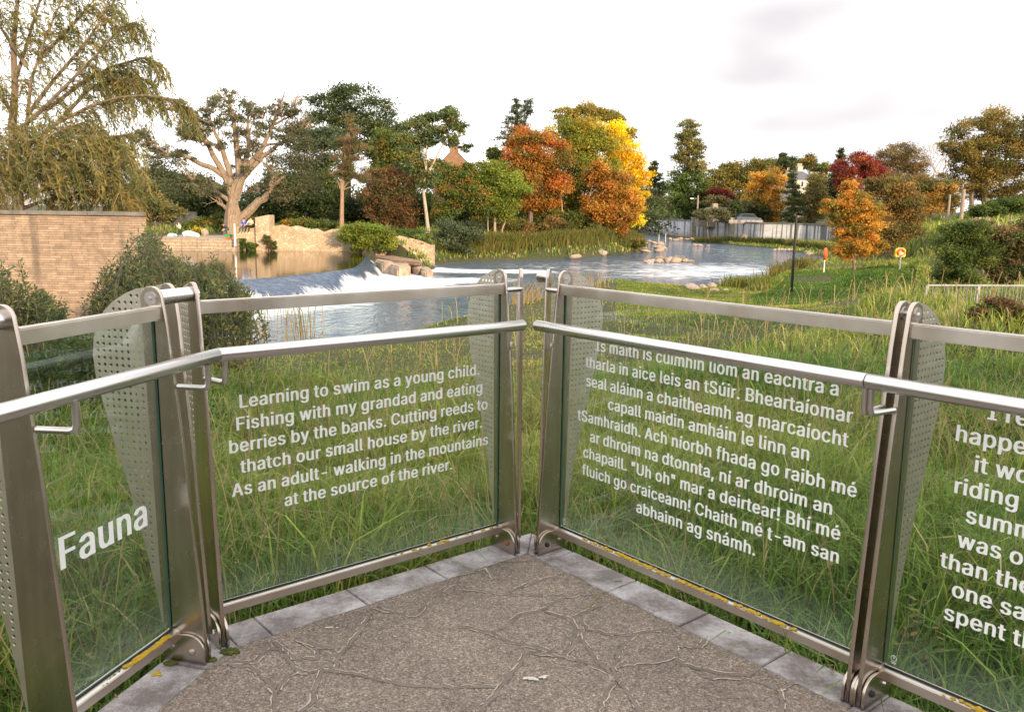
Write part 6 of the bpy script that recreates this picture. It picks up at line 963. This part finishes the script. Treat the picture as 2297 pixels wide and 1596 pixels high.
def seeds(name, n, r0, r1, hmin, hmax, label, th=.0022):
    CO, QU, TI = [], [], []; x, y = wedge(r0, r1, n); s = sdist(x, y, RIVER); k = offplat(x, y, .25) & (s > .2) & (lumpy(x, y, .8, 3.)+RNG.normal(0, .3, n) > -.05) & ~(sdist(x, y, LAWN) < 0.5); x, y = x[k], y[k]; z = ground_z(x, y); b = 0
    for i in range(len(x)):
        h = RNG.uniform(hmin, hmax); a = RNG.uniform(0, 6.28); le = h*RNG.uniform(.1, .5); v = np.array([math.cos(a), math.sin(a)]); side = np.array([-v[1], v[0], 0])*th*(1+y[i]*.06); T = np.linspace(0, 1, 6); pts = np.stack([x[i]+v[0]*le*T**2.2, y[i]+v[1]*le*T**2.2, z[i]+h*(T-.22*(le/h)*T**3)], 1)
        co = np.concatenate([pts-side, pts+side]); QU += [(b+j, b+j+1, b+6+j+1, b+6+j) for j in range(5)]; CO.append(co); c = np.array([.42, .32, .15])*RNG.uniform(.6, 1.15); TI.append(np.tile(c, (12, 1))); b += 12
        e = pts[-1]-pts[-2]; e /= np.linalg.norm(e); m_ = 12
        for j in range(m_):
            q = pts[-1]-e*(.13*h*j/m_); o = RNG.normal(size=3)*.5+e*1.0; o /= np.linalg.norm(o); w_ = np.cross(o, RNG.normal(size=3)); w_ /= np.linalg.norm(w_); l = (.012+.0012*y[i])*RNG.uniform(.7, 1.3); CO.append(np.array([q, q+o*l*.5+w_*l*.16, q+o*l, q+o*l*.5-w_*l*.16])); QU.append((b, b+1, b+2, b+3)); TI.append(np.tile(c*RNG.uniform(.85, 1.3), (4, 1))); b += 4
    return tag(npmesh(name, np.concatenate(CO), np.array(QU), np.concatenate(TI), BLADE), label, 'grass', kind='stuff')
seeds('seeding_grass', 2300, 2.6, 9, .45, .85, 'thin straw coloured seeding grass stems rising above the green blades'); seeds('seeding_grass_beyond', 1800, 9, 34, .5, .95, 'straw coloured seeding stems farther down the bank', .004)
# reeds along the far bank
def reeds(label, pts, n, h0, h1, wd, cols, z0, name='reeds', onland=False):
    seg = [(a, b) for a, b in zip(pts, pts[1:])]; CO, TI = [], []; PT = []
    for i in range(n): a, b = seg[RNG.integers(len(seg))]; f = RNG.random(); PT.append(G(a[0]+(b[0]-a[0])*f, a[1]+(b[1]-a[1])*f, z0)+np.array([RNG.normal(0, .3), abs(RNG.normal(0, .8)), 0]))
    PT = np.array(PT)
    if onland: PT[:, 2] = np.maximum(ground_z(PT[:, 0], PT[:, 1]), z0-.1)
    for i in range(n):
        p = PT[i]; h = RNG.uniform(h0, h1); le = RNG.normal(0, .22, 2)*h; w_ = wd*RNG.uniform(.6, 1.3); c = np.array(cols[RNG.integers(len(cols))])*RNG.uniform(.75, 1.25)
        t = p+np.array([le[0], le[1], h]); m_ = p+np.array([le[0]*.3, le[1]*.3, h*.6]); CO.append([p+[-w_/2, 0, -.2], p+[w_/2, 0, -.2], m_+[w_/2, 0, 0], m_+[-w_/2, 0, 0], m_+[-w_/2, 0, 0], m_+[w_/2, 0, 0], t+[w_*.1, 0, 0], t-[w_*.1, 0, 0]]); TI.append(np.tile(c, (8, 1)))
    return tag(npmesh(name, np.array(CO).reshape(-1, 3), np.arange(n*8).reshape(-1, 4), np.concatenate(TI), BLADE), label, 'reeds', kind='stuff')
reeds('sunlit green reeds and sedge along the far bank below the life ring', [(965, 586), (1060, 584), (1130, 582), (1230, 577), (1300, 574), (1400, 566), (1440, 556)], 9000, .5, 1.4, .075, [(.10, .12, .022), (.15, .15, .03), (.19, .15, .04), (.07, .09, .02)], ZD, onland=True)
reeds('green waterside plants at the foot of the river wall', [(1560, 543), (1650, 548), (1760, 556), (1850, 566), (1890, 575)], 2600, .3, 1.0, .11, [(.10, .12, .022), (.15, .13, .03), (.07, .09, .02)], ZD, 'sedge', True)
reeds('tall straw coloured reed stalks on the near shore behind the glass', [(470, 775), (560, 765), (640, 762), (700, 757)], 80, .7, 1.5, .016, [(.42, .28, .12), (.36, .22, .08), (.20, .17, .04)], ZD+.3, 'dry_reeds')
reeds('pale dry stalks on the near shore at the corner of the railing', [(1150, 700), (1200, 690), (1290, 672), (1350, 650)], 240, .5, 1.3, .02, [(.42, .30, .16), (.36, .25, .12), (.22, .19, .05)], ZD+.25, 'dry_stalks')
reeds('bright grass tufts among the near shore boulders', [(1640, 652), (1668, 651), (1690, 655), (1740, 642), (1700, 662)], 900, .3, .8, .045, [(.10, .13, .02), (.16, .17, .03)], ZD+.2, 'shore_grass')
reeds('ragged green weeds on the near shore by the black post', [(1745, 640), (1775, 622), (1830, 606)], 900, .4, 1.2, .05, [(.08, .10, .022), (.13, .13, .03), (.2, .15, .03)], ZD+.3, 'shore_weeds')
# seedling with oval leaves behind the right hand panel
def seedling():
    p = G(2035*1.0, 1478, -.15); t = empty('seedling', (p[0], p[1], float(ground_z(p[0], p[1])[0])), 'small seedling with yellowish oval leaves behind the right hand glass panel', 'plant'); rq = random.Random(2); st = MB(); lf = []
    for k in range(11):
        a = rq.uniform(0, 6.28); h = rq.uniform(.22, .52); e = Vector((math.cos(a)*rq.uniform(.03, .14), math.sin(a)*rq.uniform(.02, .1), h)); st.tube([(0, 0, 0), tuple(e*.5+Vector((0, 0, .04))), tuple(e)], .002, 5, False)
        for j in range(6): lf.append((e*(.55+.09*j), rq.uniform(0, 6.28), rq.uniform(.02, .034)))
    CO, TI = [], []
    for c, a, l in lf:
        d_ = Vector((math.cos(a), math.sin(a), rq.uniform(-.2, .6))).normalized(); b = d_.cross(Vector((0, 0, 1))).normalized(); n = [c, c+d_*l*.5+b*l*.36, c+d_*l*1.3+b*l*.3, c+d_*l*1.8, c+d_*l*1.3-b*l*.3, c+d_*l*.5-b*l*.36]; CO += [n[0], n[1], n[2], n[3], n[0], n[3], n[4], n[5]]; col = rq.choice([(.16, .16, .035), (.26, .22, .06), (.10, .13, .03), (.30, .20, .06)]); TI += [col]*8
    npmesh('leaves', np.array([tuple(q) for q in CO]), np.arange(len(CO)).reshape(-1, 4), np.array(TI), LEAF, t); st.build('stems', BARK, t)
seedling()
